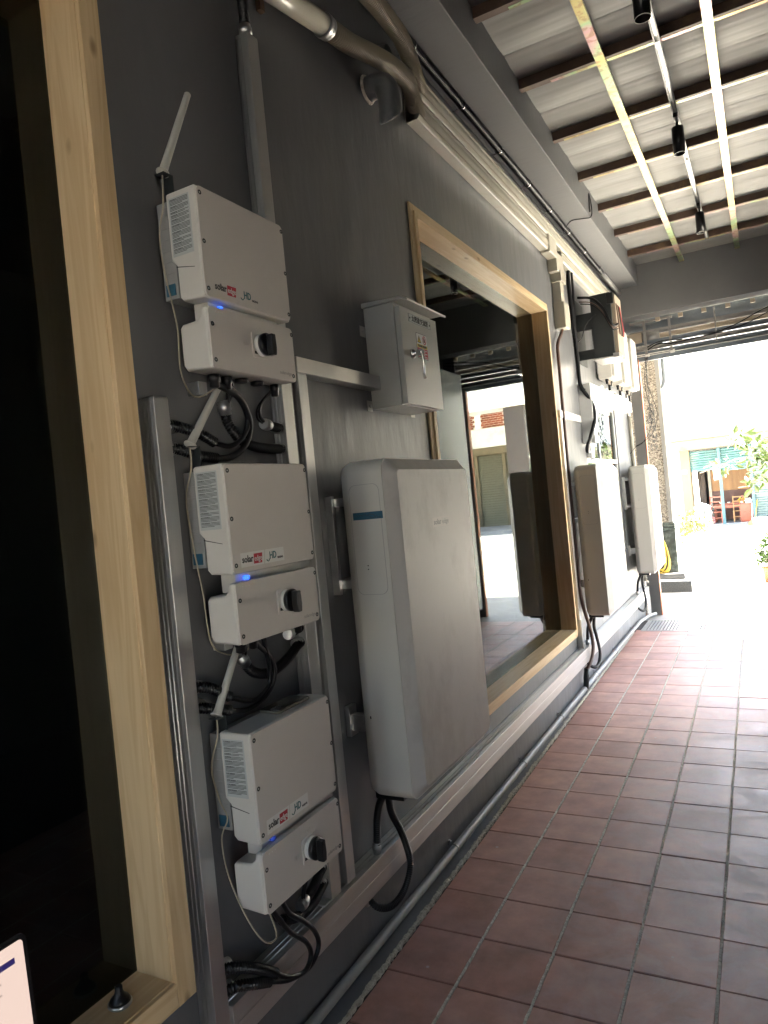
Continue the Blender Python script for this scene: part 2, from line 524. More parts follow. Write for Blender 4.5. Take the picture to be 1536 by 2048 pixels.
# ---------------------------------------------------------------- mesh building
class MB:
    def __init__(s):
        s.v, s.f, s.sm = [], [], []
    def add(s, vs, fs, smooth=False):
        b = len(s.v)
        s.v += [tuple(v) for v in vs]
        for f in fs:
            s.f.append(tuple(b + i for i in f))
            s.sm.append(smooth)
        return s
    def box(s, x0, x1, y0, y1, z0, z1):
        v = [(x, y, z) for x in (x0, x1) for y in (y0, y1) for z in (z0, z1)]
        return s.add(v, [(0, 1, 3, 2), (4, 6, 7, 5), (0, 4, 5, 1), (2, 3, 7, 6), (0, 2, 6, 4), (1, 5, 7, 3)])
    def loft(s, rings, cap=True, smooth=False, closed=True):
        n = len(rings[0])
        v = [p for r in rings for p in r]
        f = []
        for i in range(len(rings) - 1):
            for j in range(n if closed else n - 1):
                k = (j + 1) % n
                f.append((i * n + j, i * n + k, (i + 1) * n + k, (i + 1) * n + j))
        b = len(s.v)
        s.add(v, f, smooth)
        if cap:
            s.f.append(tuple(b + j for j in reversed(range(n))))
            s.sm.append(False)
            s.f.append(tuple(b + (len(rings) - 1) * n + j for j in range(n)))
            s.sm.append(False)
        return s
    def prism(s, poly, axis, a0, a1):
        def P(p, a):
            if axis == 'x':
                return (a, p[0], p[1])
            if axis == 'y':
                return (p[0], a, p[1])
            return (p[0], p[1], a)
        return s.loft([[P(p, a0) for p in poly], [P(p, a1) for p in poly]])
    def cyl(s, p0, p1, r0, r1=None, n=16, cap=True, smooth=True):
        r1 = r0 if r1 is None else r1
        p0, p1 = Vector(p0), Vector(p1)
        d = (p1 - p0).normalized()
        a = d.orthogonal().normalized()
        b = d.cross(a)
        ring = lambda c, r: [c + a * (r * math.cos(2 * PI * i / n)) + b * (r * math.sin(2 * PI * i / n)) for i in range(n)]
        return s.loft([ring(p0, r0), ring(p1, r1)], cap, smooth)
    def lathe(s, prof, org, axis, n=24, smooth=True, cap=True):
        o, d = Vector(org), Vector(axis).normalized()
        a = d.orthogonal().normalized()
        b = d.cross(a)
        rings = [[o + d * h + a * (r * math.cos(2 * PI * i / n)) + b * (r * math.sin(2 * PI * i / n)) for i in range(n)] for r, h in prof]
        return s.loft(rings, cap, smooth)
    def tube(s, pts, r, n=10, cap=True, rad=None):
        pts = [Vector(p) for p in pts]
        rings = []
        t0 = (pts[1] - pts[0]).normalized()
        a = t0.orthogonal().normalized()
        for i, p in enumerate(pts):
            t = (pts[min(i + 1, len(pts) - 1)] - pts[max(i - 1, 0)])
            t = t.normalized() if t.length > 1e-9 else t0
            a = (a - t * a.dot(t))
            a = a.normalized() if a.length > 1e-6 else t.orthogonal().normalized()
            b = t.cross(a)
            rr = rad[i] if rad else r
            rings.append([p + a * (rr * math.cos(2 * PI * k / n)) + b * (rr * math.sin(2 * PI * k / n)) for k in range(n)])
            t0 = t
        return s.loft(rings, cap, True)
    def corr(s, pts, r, pitch=0.006, amp=0.2, n=12):
        c = curve(pts, pitch / 4)
        rad = [r * (1 + amp * (0.0, 0.85, 1.0, 0.1)[i % 4] - amp) for i in range(len(c))]
        return s.tube(c, r, n, True, rad)
    def build(s, name, m, parent=None, bevel=0.0, seg=2, root=None, angle=40):
        me = bpy.data.meshes.new(name)
        off = Vector((0, 0, 0))
        p = parent
        while p is not None:
            off += p.location
            p = p.parent
        vs = [tuple(Vector(v) - off) for v in s.v] if off.length else s.v
        me.from_pydata(vs, [], s.f)
        me.polygons.foreach_set("use_smooth", [True if bevel else q for q in s.sm])
        bm = bmesh.new()
        bm.from_mesh(me)
        bmesh.ops.recalc_face_normals(bm, faces=bm.faces)
        bm.to_mesh(me)
        bm.free()
        me.materials.append(m)
        o = bpy.data.objects.new(name, me)
        COL.objects.link(o)
        if parent is not None:
            o.parent = parent
        if bevel:
            b = o.modifiers.new("bevel", 'BEVEL')
            b.width = bevel
            b.segments = seg
            b.limit_method = 'ANGLE'
            b.angle_limit = math.radians(angle)
            b.harden_normals = True
        return o

def curve(pts, step):
    """Catmull-Rom through pts, resampled at even steps."""
    P = [Vector(p) for p in pts]
    P = [P[0] * 2 - P[1]] + P + [P[-1] * 2 - P[-2]]
    dense = []
    for i in range(1, len(P) - 2):
        for k in range(14):
            t = k / 14
            a, b, c, d = P[i - 1], P[i], P[i + 1], P[i + 2]
            dense.append(0.5 * ((2 * b) + (c - a) * t + (2 * a - 5 * b + 4 * c - d) * t * t + (3 * b - a - 3 * c + d) * t ** 3))
    dense.append(P[-2])
    out = [dense[0]]
    acc = 0.0
    for i in range(1, len(dense)):
        a, b = dense[i - 1], dense[i]
        L = (b - a).length
        while L > 0 and acc + L >= step:
            u = (step - acc) / L
            a = a + (b - a) * u
            out.append(a.copy())
            L = (b - a).length
            acc = 0.0
        acc += L
    if (out[-1] - dense[-1]).length > step * 0.2:
        out.append(dense[-1])
    return out

def rrect(a0, a1, b0, b1, r, n=5):
    pts = []
    for ca, cb, s in ((a1 - r, b1 - r, 0), (a0 + r, b1 - r, 1), (a0 + r, b0 + r, 2), (a1 - r, b0 + r, 3)):
        for i in range(n + 1):
            t = PI / 2 * (s + i / n)
            pts.append((ca + r * math.cos(t), cb + r * math.sin(t)))
    return pts

def tag(o, label=None, cat=None, group=None, kind=None):
    if label:
        o["label"] = label
    if cat:
        o["category"] = cat
    if group:
        o["group"] = group
    if kind:
        o["kind"] = kind
    return o

def thing(name, label, cat, loc=(0, 0, 0), group=None):
    o = bpy.data.objects.new(name, None)
    o.empty_display_size = 0.05
    COL.objects.link(o)
    o.location = loc
    return tag(o, label, cat, group)

def copy_tree(o, parent=None):
    c = o.copy()
    COL.objects.link(c)
    if parent is not None:
        c.parent = parent
    for ch in list(o.children):
        copy_tree(ch, c)
    return c

def text_mesh(txt, size, extrude=0.0004, bold=False):
    cu = bpy.data.curves.new("t", 'FONT')
    cu.body = txt
    cu.size = size
    cu.extrude = extrude
    cu.resolution_u = 2
    if bold:
        cu.offset = size * 0.018
    o = bpy.data.objects.new("t", cu)
    COL.objects.link(o)
    dg = bpy.context.evaluated_depsgraph_get()
    me = bpy.data.meshes.new_from_object(o.evaluated_get(dg))
    bpy.data.objects.remove(o)
    bpy.data.curves.remove(cu)
    return me

def text(name, txt, m, parent, pos, size, face='+x', bold=False, width=None, slope=0.0):
    """flat lettering: '+x' reads along +Y seen from +X, '-y' reads along +X seen from -Y."""
    me = text_mesh(txt, size, bold=bold)
    xs = [v.co.x for v in me.vertices] or [0]
    k = (width / (max(xs) - min(xs))) if width else 1.0
    off = Vector((0, 0, 0))
    p = parent
    while p is not None:
        off += p.location
        p = p.parent
    pos = Vector(pos) - off
    for v in me.vertices:
        a, b, c = (v.co.x - min(xs)) * k, v.co.y, v.co.z
        if face == '+x':
            v.co = pos + Vector((c, a, b))
        elif face == '-y':
            v.co = pos + Vector((a, -c, b))
    me.materials.clear()
    me.materials.append(m)
    o = bpy.data.objects.new(name, me)
    COL.objects.link(o)
    o.parent = parent
    return o

# ================================================================ SETTING
XR = 2.15          # right wall face
Y0, YE = -7.0, 8.75
ZC = 4.127

# ---- left wall with three window openings
W1 = (-1.6, 1.26, 0.50, 3.03)      # y0 y1 z0 z1 of the openings
W2 = (3.192, 5.592, 0.50, 3.07)
W3 = (6.62, 8.20, 0.90, 2.47)
mb = MB()
xs = (-0.25, 0.0)
ys = [(Y0, W1[0]), (W1[1], W2[0]), (W2[1], W3[0]), (W3[1], 9.06)]
for a, b in ys:
    mb.box(*xs, a, b, -0.02, 4.16)
for w in (W1, W2, W3):
    mb.box(*xs, w[0], w[1], -0.02, w[2])
    mb.box(*xs, w[0], w[1], w[3], 4.16)
tag(mb.build("wall_left", WALL), kind='structure')
mb = MB()
mb.box(XR, XR + 0.25, Y0, -0.9, -0.02, 4.16)
mb.box(XR, XR + 0.25, -0.9, -0.35, 2.0, 4.16)  # opening below is added, unseen, to light the inverter fronts
mb.box(XR, XR + 0.25, -0.35, 5.7, -0.02, 4.16)
mb.box(XR, XR + 0.25, 5.7, 6.9, 2.9, 4.16)
mb.box(XR, XR + 0.25, 6.9, 9.06, -0.02, 4.16)
wr = mb.build("wall_right", WALL)
tag(wr, kind='structure')
mb = MB()
mb.box(-0.25, XR + 0.25, Y0 - 0.2, Y0, 2.7, 4.16)
mb.box(-0.25, 0.08, Y0 - 0.2, Y0, -0.02, 2.7)
mb.box(0.75, XR + 0.25, Y0 - 0.2, Y0, -0.02, 2.7)
tag(mb.build("wall_back", WALL), kind='structure')
# unseen roof added over the side entrance to block direct sun
tag(MB().box(XR + 0.25, 5.0, -5.0, 9.02, 3.4, 3.52).build("sun_block_roof", WHITEW), kind='structure')
t = thing("wall_cladding", "pale grey blue wall panels beside the doorway, seen only in the picture window's reflection", "wall panels", (XR, 8.2, 0.12))
for (a, b) in ((7.42, 8.22), (8.225, 9.03)):
    for (c, d) in ((0.12, 1.78), (1.785, 3.3)):
        MB().box(1.892, XR - 0.0005, a, b, c, d).build("panel", PALEP, t, 0.002)
# dark rooms behind the windows
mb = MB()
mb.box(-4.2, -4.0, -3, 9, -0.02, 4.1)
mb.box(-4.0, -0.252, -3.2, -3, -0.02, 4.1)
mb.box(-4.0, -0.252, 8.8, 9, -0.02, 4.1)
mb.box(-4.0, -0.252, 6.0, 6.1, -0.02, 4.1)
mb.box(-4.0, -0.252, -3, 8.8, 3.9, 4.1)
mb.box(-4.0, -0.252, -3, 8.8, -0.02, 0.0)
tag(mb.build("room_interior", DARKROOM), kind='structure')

# ---- ground
mb = MB().add([(-150, -150, -0.03), (150, -150, -0.03), (150, 250, -0.03), (-150, 250, -0.03)], [(0, 1, 2, 3)])
tag(mb.build("street", CONC), kind='structure')
th = MB().box(-0.25, 2.2, 8.748, 9.22, -0.04, -0.004).build("threshold_strip", THRESH)
tag(th, kind='structure')

pv = MB().box(-6.0, 7.0, 9.222, 10.95, -0.05, -0.012).build("shade_toned_slab", THRESH)  # darker slab added: shade on the ground put into its colour
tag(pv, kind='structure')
# ---- floor of square terracotta tiles, set a little askew to the wall
floor = MB().box(-0.02, XR, Y0, 8.745, -0.04, -0.006).build("floor", GROUTD)
tag(floor, kind='structure')
PX, PY = 0.2672, 0.2745
GX, GY = 0.2595, 0.2695
SKEW = -0.0115
def tile_mesh(k):
    m = MB()
    rnd = random.Random(k)
    a, b = GX / 2, GY / 2
    ch = 0.0025
    jit = lambda: rnd.uniform(-0.0012, 0.0012)
    base = [(-a, -b), (a, -b), (a, b), (-a, b)]
    lo = [(x + jit(), y + jit(), -0.014) for x, y in base]
    mid = [(p[0], p[1], -ch) for p in lo]
    hi = [(p[0] * (1 - ch / a), p[1] * (1 - ch / b), 0.0) for p in lo]
    m.loft([lo, mid, hi])
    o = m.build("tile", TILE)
    return o
protos = [tile_mesh(k) for k in range(5)]
def tile_pos(i, j):
    y = 2.151 + 0.2745 * j + PY / 2
    x = 0.354 + SKEW * (y - 2.15) + PX * i - PX / 2 + 0.0
    return x, y
used = 0
far_stuff = MB()
for j in range(-33, 24):
    for i in range(0, 8):
        x, y = tile_pos(i, j)
        if y + PY / 2 > 8.76 or x - GX / 2 > XR - 0.02:
            continue
        cut = 0.0
        if 8.10 < y + 0.02 and x - GX / 2 < 0.706:      # room for the drain grate
            if x + GX / 2 < 0.73:
                continue
            cut = 0.706 - (x - GX / 2)
        if j < -3:
            far_stuff.box(x - GX / 2, x + GX / 2, y - GY / 2, y + GY / 2, -0.012, 0.0)
            continue
        p = protos[random.randrange(5)]
        o = p.copy()
        COL.objects.link(o)
        o.name = "tile"
        o.parent = floor
        sx = 1.0
        if x + GX / 2 > XR - 0.004:
            sx = max(0.2, (XR - 0.004 - (x - GX / 2)) / GX)
            x = x - GX / 2 + sx * GX / 2
        if cut:
            sx = (GX - cut) / GX
            x += cut / 2
        o.scale = (sx, 1, 1)
        o.location = (x, y, random.uniform(-0.0012, 0.0012))
        o.rotation_euler = (random.uniform(-0.003, 0.003), random.uniform(-0.003, 0.003), -SKEW * 0.9 + random.uniform(-0.003, 0.003))
        used += 1
for p in protos:
    bpy.data.objects.remove(p)
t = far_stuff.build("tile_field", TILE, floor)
tag(t, kind='stuff')
# raised pale mortar between the tile columns (rough), and along the wall
def mortar(x0, x1, ya, yb, hgt, seed, skew=0.0):
    m = MB()
    r = random.Random(seed)
    n = int((yb - ya) / 0.02)
    rings = []
    for k in range(n + 1):
        y = ya + (yb - ya) * k / n
        s = skew * (y - 2.15)
        j0, j1 = r.uniform(-1, 1), r.uniform(-1, 1)
        w = (x1 - x0)
        rings.append([(x0 + s + j0 * w * 0.12, y, -0.012), (x0 + s + w * 0.15 + j0 * w * 0.12, y, hgt + r.uniform(-1, 1) * 0.0012),
                      (x1 + s - w * 0.15 + j1 * w * 0.12, y, hgt + r.uniform(-1, 1) * 0.0012), (x1 + s + j1 * w * 0.12, y, -0.012)])
    return m.loft(rings, closed=False, cap=False)
for i in range(0, 7):
    x = 0.354 + PX * i
    yb = 8.74 if x > 0.72 else 8.08
    mortar(x - 0.0060, x + 0.0060, 1.25, yb, 0.0014, i, SKEW).build("mortar_line", MORTAR, floor)
# foot of the wall: painted cement skirt, and the crumbly cream edge where it meets the tiles
m = MB()
m2 = MB()
r = random.Random(3)
rings, rings2 = [], []
n = 560
for k in range(n + 1):
    y = 1.2 + (8.05 - 1.2) * k / n
    e = max(0.024, 0.083 + SKEW * (y - 2.15))
    a0 = e - 0.010
    rings.append([(0.0, y, -0.01), (0.001, y, 0.012), (a0 - 0.012, y, 0.004), (a0 + 0.004, y, 0.003), (a0 + 0.006, y, -0.01)])
    slow = 0.006 * math.sin(y * 9.0) * math.sin(y * 3.7 + 1.0) + 0.004 * math.sin(y * 31.0)
    a = a0 - 0.002 - max(0.0, slow) + r.uniform(-0.004, 0.003)
    b = e + 0.003 + r.uniform(-0.005, 0.004)
    a = min(a, b - 0.003)
    rings2.append([(a - 0.002, y, -0.01), (a, y, 0.005 + r.uniform(-.002, .003)), ((a + b) / 2, y, 0.006 + r.uniform(-.003, .003)), (b - 0.002, y, 0.003 + r.uniform(-.002, .002)), (b, y, -0.01)])
m.loft(rings, closed=False, cap=False)
m2.loft(rings2, closed=False, cap=False)
sk = m.build("wall_skirt", WALL)
tag(sk, kind='structure')
m2.build("cement_crumbs", CRUMB, sk)

# ---- ceiling: foil faced panels on rusty purlins, two zinc battens below
ceil = MB().box(-0.30, XR + 0.25, -5.1, 9.0, 4.175, 4.30).build("ceiling", RAILG)
tag(ceil, kind='structure')
def panel_mesh(w):
    m = MB()
    prof = []
    n = 24
    for k in range(n + 1):
        u = k / n
        y = -w / 2 + w * u
        sag = -0.012 * math.sin(PI * u)
        rib = 0.0
        fr = (u * 4) % 1
        if 0.40 < fr < 0.6:
            rib = 0.0018
        prof.append((y, sag + rib))
    X = [0.29 + (XR - 0.29) * k / 26 for k in range(27)]
    rr = random.Random(int(w * 1e5))
    grid = []
    for x in X:
        ph = rr.uniform(-1, 1)
        grid.append([(x, y, z + 0.0022 * math.sin(x * 5 + y * 7) * math.cos(y * 17 + x * 3) + 0.0003 * ph * math.sin(PI * k / n)) for k, (y, z) in enumerate(prof)])
    m.loft(grid, cap=False, closed=False, smooth=True)
    return m
pm = [panel_mesh(0.366 + 0.0002 * k) for k in range(3)]
po = [q.build("ceiling_panel", FOIL) for q in pm]
k = 0
y = 3.66 - 0.3735 * 20
while y < 8.62:
    o = po[k % 3].copy()
    COL.objects.link(o)
    o.name = "ceiling_panel"
    o.parent = ceil
    o.location = (0, y + 0.187, ZC + 0.012)
    if k % 2:
        o.scale = (1, -1, 1)
    k += 1
    y += 0.3735
for o in po:
    bpy.data.objects.remove(o)
pur = MB()
pr = None
for k in range(-9, 7):
    y = 3.53 + 0.769 * k
    m = MB()
    m.box(0.29, XR, y, y + 0.048, 4.072, 4.076)       # bottom flange
    m.box(0.29, XR, y, y + 0.004, 4.076, 4.135)       # web
    m.box(0.29, XR, y + 0.044, y + 0.048, 4.076, 4.09)  # lip
    m.build("purlin", RUST, ceil)
    MB().box(0.30 + 0.3 * random.random(), XR, y + 0.024, y + 0.0485, 4.0705, 4.0718).build("zinc_strip", IRID, ceil)
for bx in (0.757, 1.318):
    m = MB()
    m.box(bx, bx + 0.052, 1.2, 8.74, 4.052, 4.055)
    m.box(bx, bx + 0.003, 1.2, 8.74, 4.055, 4.070)
    m.box(bx + 0.049, bx + 0.052, 1.2, 8.74, 4.055, 4.070)
    m.build("batten", IRID, ceil)

# ---- beams
sb = MB().box(0.0, 0.300, Y0, YE, 3.894, 4.172).build("side_beam", BEAMP, bevel=0.006)
tag(sb, kind='structure')
eb = MB().box(-0.25, XR + 0.25, YE, 9.02, 3.553, 4.172).build("end_beam", BEAMP, bevel=0.004)
tag(eb, kind='structure')
# own building front, seen from the street side
mb = MB()
mb.box(XR + 0.002, 6.2, 9.03, 9.20, -0.03, 6.0)
mb.box(-5.0, XR + 0.002, 9.025, 9.20, 4.18, 6.0)
mb.box(-5.0, -0.26, 9.03, 9.20, -0.03, 4.18)
tag(mb.build("shopfront_wall", WHITEW), kind='structure')

# arcade roof over the ground outside the doorway
tag(MB().box(-6.0, 7.0, 9.21, 12.4, 4.25, 4.42).build("arcade_roof", WHITEW), kind='structure')

# ================================================================ WINDOWS
def picture_window(label, w, xg, face_w, xf, lip=-0.012, name="picture_window"):
    y0, y1, z0, z1 = w
    t = thing(name, label, "window", (0, (y0 + y1) / 2, z0), "timber framed picture windows")
    th = 0.032
    e = 0.001
    # casing lining the opening
    MB().box(xg - 0.010, xf + lip, y0 + e, y0 + th, z0 + e, z1 - e).build("jamb", PINE_Z, t, 0.002)
    MB().box(xg - 0.010, xf + lip, y1 - th, y1 - e, z0 + e, z1 - e).build("jamb", PINE_Z, t, 0.002)
    MB().box(xg - 0.010, xf + lip, y0 + th + e, y1 - th - e, z1 - th, z1 - e).build("head", PINE_Y, t, 0.002)
    MB().box(xg - 0.010, xf + lip, y0 + th + e, y1 - th - e, z0 + e, z0 + th).build("sill", PINE_Y, t, 0.002)
    # face trim on the wall
    f = face_w
    MB().box(0.001, xf, y0 - f + th, y0 + th * 0.9, z0 - f + th, z1 + f - th).build("trim", PINE_Z, t, 0.002)
    MB().box(0.001, xf, y1 - th * 0.9, y1 + f - th, z0 - f + th, z1 + f - th).build("trim", PINE_Z, t, 0.002)
    MB().box(0.0015, xf - 0.001, y0 + th * 0.9, y1 - th * 0.9, z1 - th * 0.9, z1 + f - th).build("trim", PINE_Y, t, 0.002)
    MB().box(0.0015, xf - 0.001, y0 + th * 0.9, y1 - th * 0.9, z0 - f + th, z0 + th * 0.9).build("trim", PINE_Y, t, 0.002)
    MB().box(xg - 0.008, xg, y0 + th + e, y1 - th - e, z0 + th + e, z1 - th - e).build("glass_pane", GLASS, t)
    return t
w1 = picture_window("tall timber framed window with black glass at the left edge, laptop in front", W1, -0.083, 0.064, 0.05)
w2 = picture_window("large timber framed picture window reflecting the sunny street, partly behind the big white battery", W2, -0.100, 0.066, 0.012, 0.010)
# a third, plain aluminium window
t = thing("sliding_window", "small bright metal framed window under the row of far wall units", "window", (0, 7.4, 0.9))
y0, y1, z0, z1 = W3
for a, b in ((y0 + .001, y0 + 0.04), (y1 - 0.04, y1 - .001), (7.27, 7.31)):
    MB().box(-0.06, -0.012, a, b, z0 + .001, z1 - .001).build("stile", ALU, t, 0.002)
MB().box(-0.06, -0.013, y0 + 0.04, y1 - 0.04, z1 - 0.04, z1 - .001).build("rail", ALUY, t)
MB().box(-0.06, -0.013, y0 + 0.04, y1 - 0.04, z0 + .001, z0 + 0.04).build("rail", ALUY, t)
MB().box(-0.06, -0.013, y0 + 0.04, y1 - 0.04, 1.86, 1.90).build("rail", ALUY, t)
MB().box(-0.030, -0.024, y0 + 0.04, y1 - 0.04, z0 + .04, z1 - .04).build("glass_pane", GLASS, t)
m = MB()
m.cyl((-0.012, 7.29, 2.15), (-0.002, 7.29, 2.15), 0.02, n=14)
m.build("latch", BLACKP, t)

# ================================================================ INVERTERS
def inverter(top, label, led):
    t = thing("wall_inverter", label, "inverter", (0, 1.425, top), "three stacked wall inverters")
    Y = lambda y: 1.425 + y
    Z = lambda z: top + z
    # wall bracket and heat sink
    MB().box(0.001, 0.036, Y(0.09), Y(0.29), Z(-0.24), Z(-0.03)).build("wall_bracket", STEEL, t, 0.002)
    m = MB()
    m.box(0.037, 0.0865, Y(0.014), Y(0.36), Z(-0.272), Z(-0.012))
    for k in range(7):
        z = -0.05 - 0.03 * k
        m.box(0.045, 0.08, Y(0.0125), Y(0.0145), Z(z - 0.004), Z(z))
    m.build("heat_sink", SINK, t, 0.004)
    MB().box(0.046, 0.078, Y(0.0105), Y(0.0135), Z(-0.262), Z(-0.232)).build("tape_strip", TAPE, t)
    # main housing
    poly = [(0.186, Z(0)), (0.086, Z(0)), (0.084, Z(-0.006)), (0.084, Z(-0.178)), (0.101, Z(-0.194)), (0.101, Z(-0.278)), (0.112, Z(-0.290)), (0.186, Z(-0.294))]
    m = MB().prism(poly, 'y', Y(0), Y(0.375))
    house = m.build("housing", CASE, t, 0.010, 3, angle=50)
    # pressed line low on the side
    MB().add([(0.101, Y(-0.0006), Z(-0.196)), (0.163, Y(-0.0006), Z(-0.209)), (0.163, Y(-0.0006), Z(-0.2105)), (0.101, Y(-0.0006), Z(-0.1985)),
              (0.101, Y(0.002), Z(-0.196)), (0.163, Y(0.002), Z(-0.209)), (0.163, Y(0.002), Z(-0.2105)), (0.101, Y(0.002), Z(-0.1985))],
             [(0, 1, 2, 3), (4, 7, 6, 5), (0, 4, 5, 1), (3, 2, 6, 7), (0, 3, 7, 4), (1, 5, 6, 2)]).build("pressed_line", INK, t)
    MB().prism(rrect(Y(0.002), Y(0.373), Z(-0.292), Z(-0.002), 0.016), 'x', 0.1855, 0.1905).build("front_cover", FRONTP, t, 0.0018, 2)
    # connection box below
    MB().box(0.105, 0.155, Y(0.045), Y(0.35), Z(-0.345), Z(-0.288)).build("neck", CASE, t, 0.003)
    poly = [(0.186, Z(-0.314)), (0.166, Z(-0.314)), (0.164, Z(-0.334)), (0.150, Z(-0.346)), (0.098, Z(-0.348)), (0.088, Z(-0.358)), (0.088, Z(-0.458)), (0.100, Z(-0.474)), (0.186, Z(-0.479))]
    MB().prism(poly, 'y', Y(0), Y(0.375)).build("connection_box", CASE, t, 0.009, 3, angle=50)
    lid = MB().prism(rrect(Y(0.002), Y(0.373), Z(-0.4785), Z(-0.315), 0.014), 'x', 0.1855, 0.1905).build("box_lid", FRONTP, t, 0.0018, 2)
    # screws
    for (y, z) in ((0.014, -0.02), (0.366, -0.02), (0.013, -0.147), (0.367, -0.147), (0.013, -0.27), (0.365, -0.272),
                   (0.014, -0.362), (0.014, -0.456), (0.367, -0.334), (0.358, -0.460)):
        m = MB().lathe([(0.0062, -0.001), (0.0062, 0.0007), (0.0048, 0.0007), (0.0045, 0.0002), (0.0, 0.0002)], (0.1906, Y(y), Z(z)), (1, 0, 0), 14)
        s = m.build("screw", BLACKP, t)
        MB().cyl((0.1904, Y(y), Z(z)), (0.1913, Y(y), Z(z)), 0.0022, n=8).build("screw_head", STEEL, s)
    # warning label on the near side
    lab = MB().box(0.094, 0.166, Y(-0.0009), Y(0.001), Z(-0.171), Z(-0.017)).build("warning_label", LABELP, t)
    m = MB()
    rr = random.Random(5)
    z = -0.0215
    para = [5, 4, 2, 3, 4, 5, 5, 3, 4, 4]
    heads = []
    for pi, nl in enumerate(para):
        for l in range(nl):
            x0 = 0.098
            x1 = 0.098 + 0.064 * (1.0 if l < nl - 1 else rr.uniform(0.35, 0.9))
            if l == 0:
                heads.append(z)
                x0 += 0.026 if pi < 5 else 0.034
            m.box(x0, x1, Y(-0.0013), Y(-0.0008), Z(z - 0.0012), Z(z))
            z -= 0.0033
        z -= 0.0016
    m.build("small_print", INK, lab)
    m2 = MB()
    for pi, hz in enumerate(heads):
        w = 0.024 if pi < 5 else 0.032
        text("heading", "WARNING!" if pi < 5 else "AVERTISSEMENT", INK, lab, (0.098, Y(-0.0011), Z(hz - 0.0022)), 0.0034, '-y', True, w)
    # maker's sticker: word mark, red block, second sticker
    st = MB().prism([(Y(0.032), Z(-0.278)), (Y(0.128), Z(-0.278)), (Y(0.134), Z(-0.240)), (Y(0.032), Z(-0.240))], 'x', 0.1904, 0.1909).build("brand_sticker", WHITEP if top < 2 else FRONTP, t)
    text("lettering", "solar", INK, st, (0.1913, Y(0.038), Z(-0.266)), 0.026, '+x', True, 0.046)
    rb = MB().prism([(Y(0.0855), Z(-0.273)), (Y(0.120), Z(-0.273)), (Y(0.124), Z(-0.246)), (Y(0.0875), Z(-0.246))], 'x', 0.1908, 0.1913).build("red_block", REDINK, st)
    text("lettering", "edge", WHITEP, st, (0.1916, Y(0.0885), Z(-0.266)), 0.022, '+x', False, 0.032)
    s2 = MB().prism([(Y(0.131), Z(-0.278)), (Y(0.222), Z(-0.278)), (Y(0.222), Z(-0.240)), (Y(0.137), Z(-0.240))], 'x', 0.1904, 0.1909).build("model_sticker", WHITEP if top < 2 else FRONTP, t)
    text("lettering", "HD", TEALINK, s2, (0.1913, Y(0.156), Z(-0.267)), 0.028, '+x', True, 0.030)
    text("lettering", "wave", INK, s2, (0.1913, Y(0.190), Z(-0.270)), 0.013, '+x', False, 0.026)
    m = MB()
    c = [(0.1914, Y(0.141 + 0.016 * k / 8), Z(-0.268 - 0.005 * math.sin(PI * k / 8 * 1.2))) for k in range(9)]
    m.tube(c, 0.0012, 6)
    m.build("swoosh", TEALINK, s2)
    # isolating switch
    sw = MB().prism(rrect(Y(0.170), Y(0.240), Z(-0.428), Z(-0.358), 0.004, 3), 'x', 0.1904, 0.194).build("switch_plate", FRONTP, t, 0.001)
    MB().box(0.1938, 0.1946, Y(0.176), Y(0.195), Z(-0.418), Z(-0.410)).build("lock_slot", BLACKP, sw)
    c = (Y(0.207), Z(-0.392))
    MB().lathe([(0.031, 0.0), (0.031, 0.012), (0.029, 0.014)], (0.194, *c), (1, 0, 0), 28).build("switch_collar", WHITEP, sw)
    kn = MB().lathe([(0.0315, 0.0), (0.0325, 0.010), (0.030, 0.014), (0.0, 0.014)], (0.2075, *c), (1, 0, 0), 30).build("switch_knob", BLACKP, t)
    poly = [(c[0] - 0.009, c[1] + 0.026), (c[0] + 0.009, c[1] + 0.026), (c[0] + 0.011, c[1] - 0.012), (c[0] + 0.008, c[1] - 0.034), (c[0] - 0.008, c[1] - 0.034), (c[0] - 0.011, c[1] - 0.012)]
    MB().prism(poly, 'x', 0.2205, 0.242).build("grip", BLACKP, kn, 0.003, 2)
    text("embossed_word", "ON", FRONTP, t, (0.1908, Y(0.194), Z(-0.350)), 0.018, '+x', True, 0.024)
    text("embossed_word", "OFF", FRONTP, t, (0.1908, Y(0.134), Z(-0.398)), 0.015, '+x', True, 0.027)
    text("embossed_word", "solaredge", SINK, t, (0.1904, Y(0.292), Z(-0.460)), 0.015, '+x', False, 0.058)
    # lights
    MB().box(0.162, 0.176, Y(0.068), Y(0.080), Z(-0.3135), Z(-0.302)).build("status_light", led, t, 0.002)
    for k in range(3):
        MB().cyl((0.1903, Y(0.030 + 0.013 * k), Z(-0.327)), (0.191, Y(0.030 + 0.013 * k), Z(-0.327)), 0.0016, n=8).build("indicator", WHITEP, t)
    # glands under the box
    for y, r in ((0.075, 0.017), (0.127, 0.015), (0.345, 0.014)):
        m = MB().lathe([(r, 0), (r, -0.018), (r * 0.82, -0.020), (r * 0.82, -0.034), (r * 0.5, -0.037)], (0.125, Y(y), Z(-0.4775)), (0, 0, 1), 12)
        m.build("cable_gland", BLACKP, t)
    for y in (0.19, 0.262):
        m = MB().lathe([(0.020, 0), (0.020, -0.008), (0.016, -0.010)], (0.125, Y(y), Z(-0.4775)), (0, 0, 1), 14)
        m.build("blanking_plug", BLACKP, t)
    MB().box(0.001, 0.045, Y(0.10), Y(0.135), Z(-0.515), Z(-0.478)).build("foot_bracket", STEEL, t, 0.002)
    return t
T1, T2, T3 = 2.526, 1.800, 1.090
i1 = inverter(T1, "topmost pale inverter with black dial, above the short black cable loops", BLUELED)
i2 = inverter(T2, "middle pale inverter with black dial, level with the top of the near battery", BLUELED)
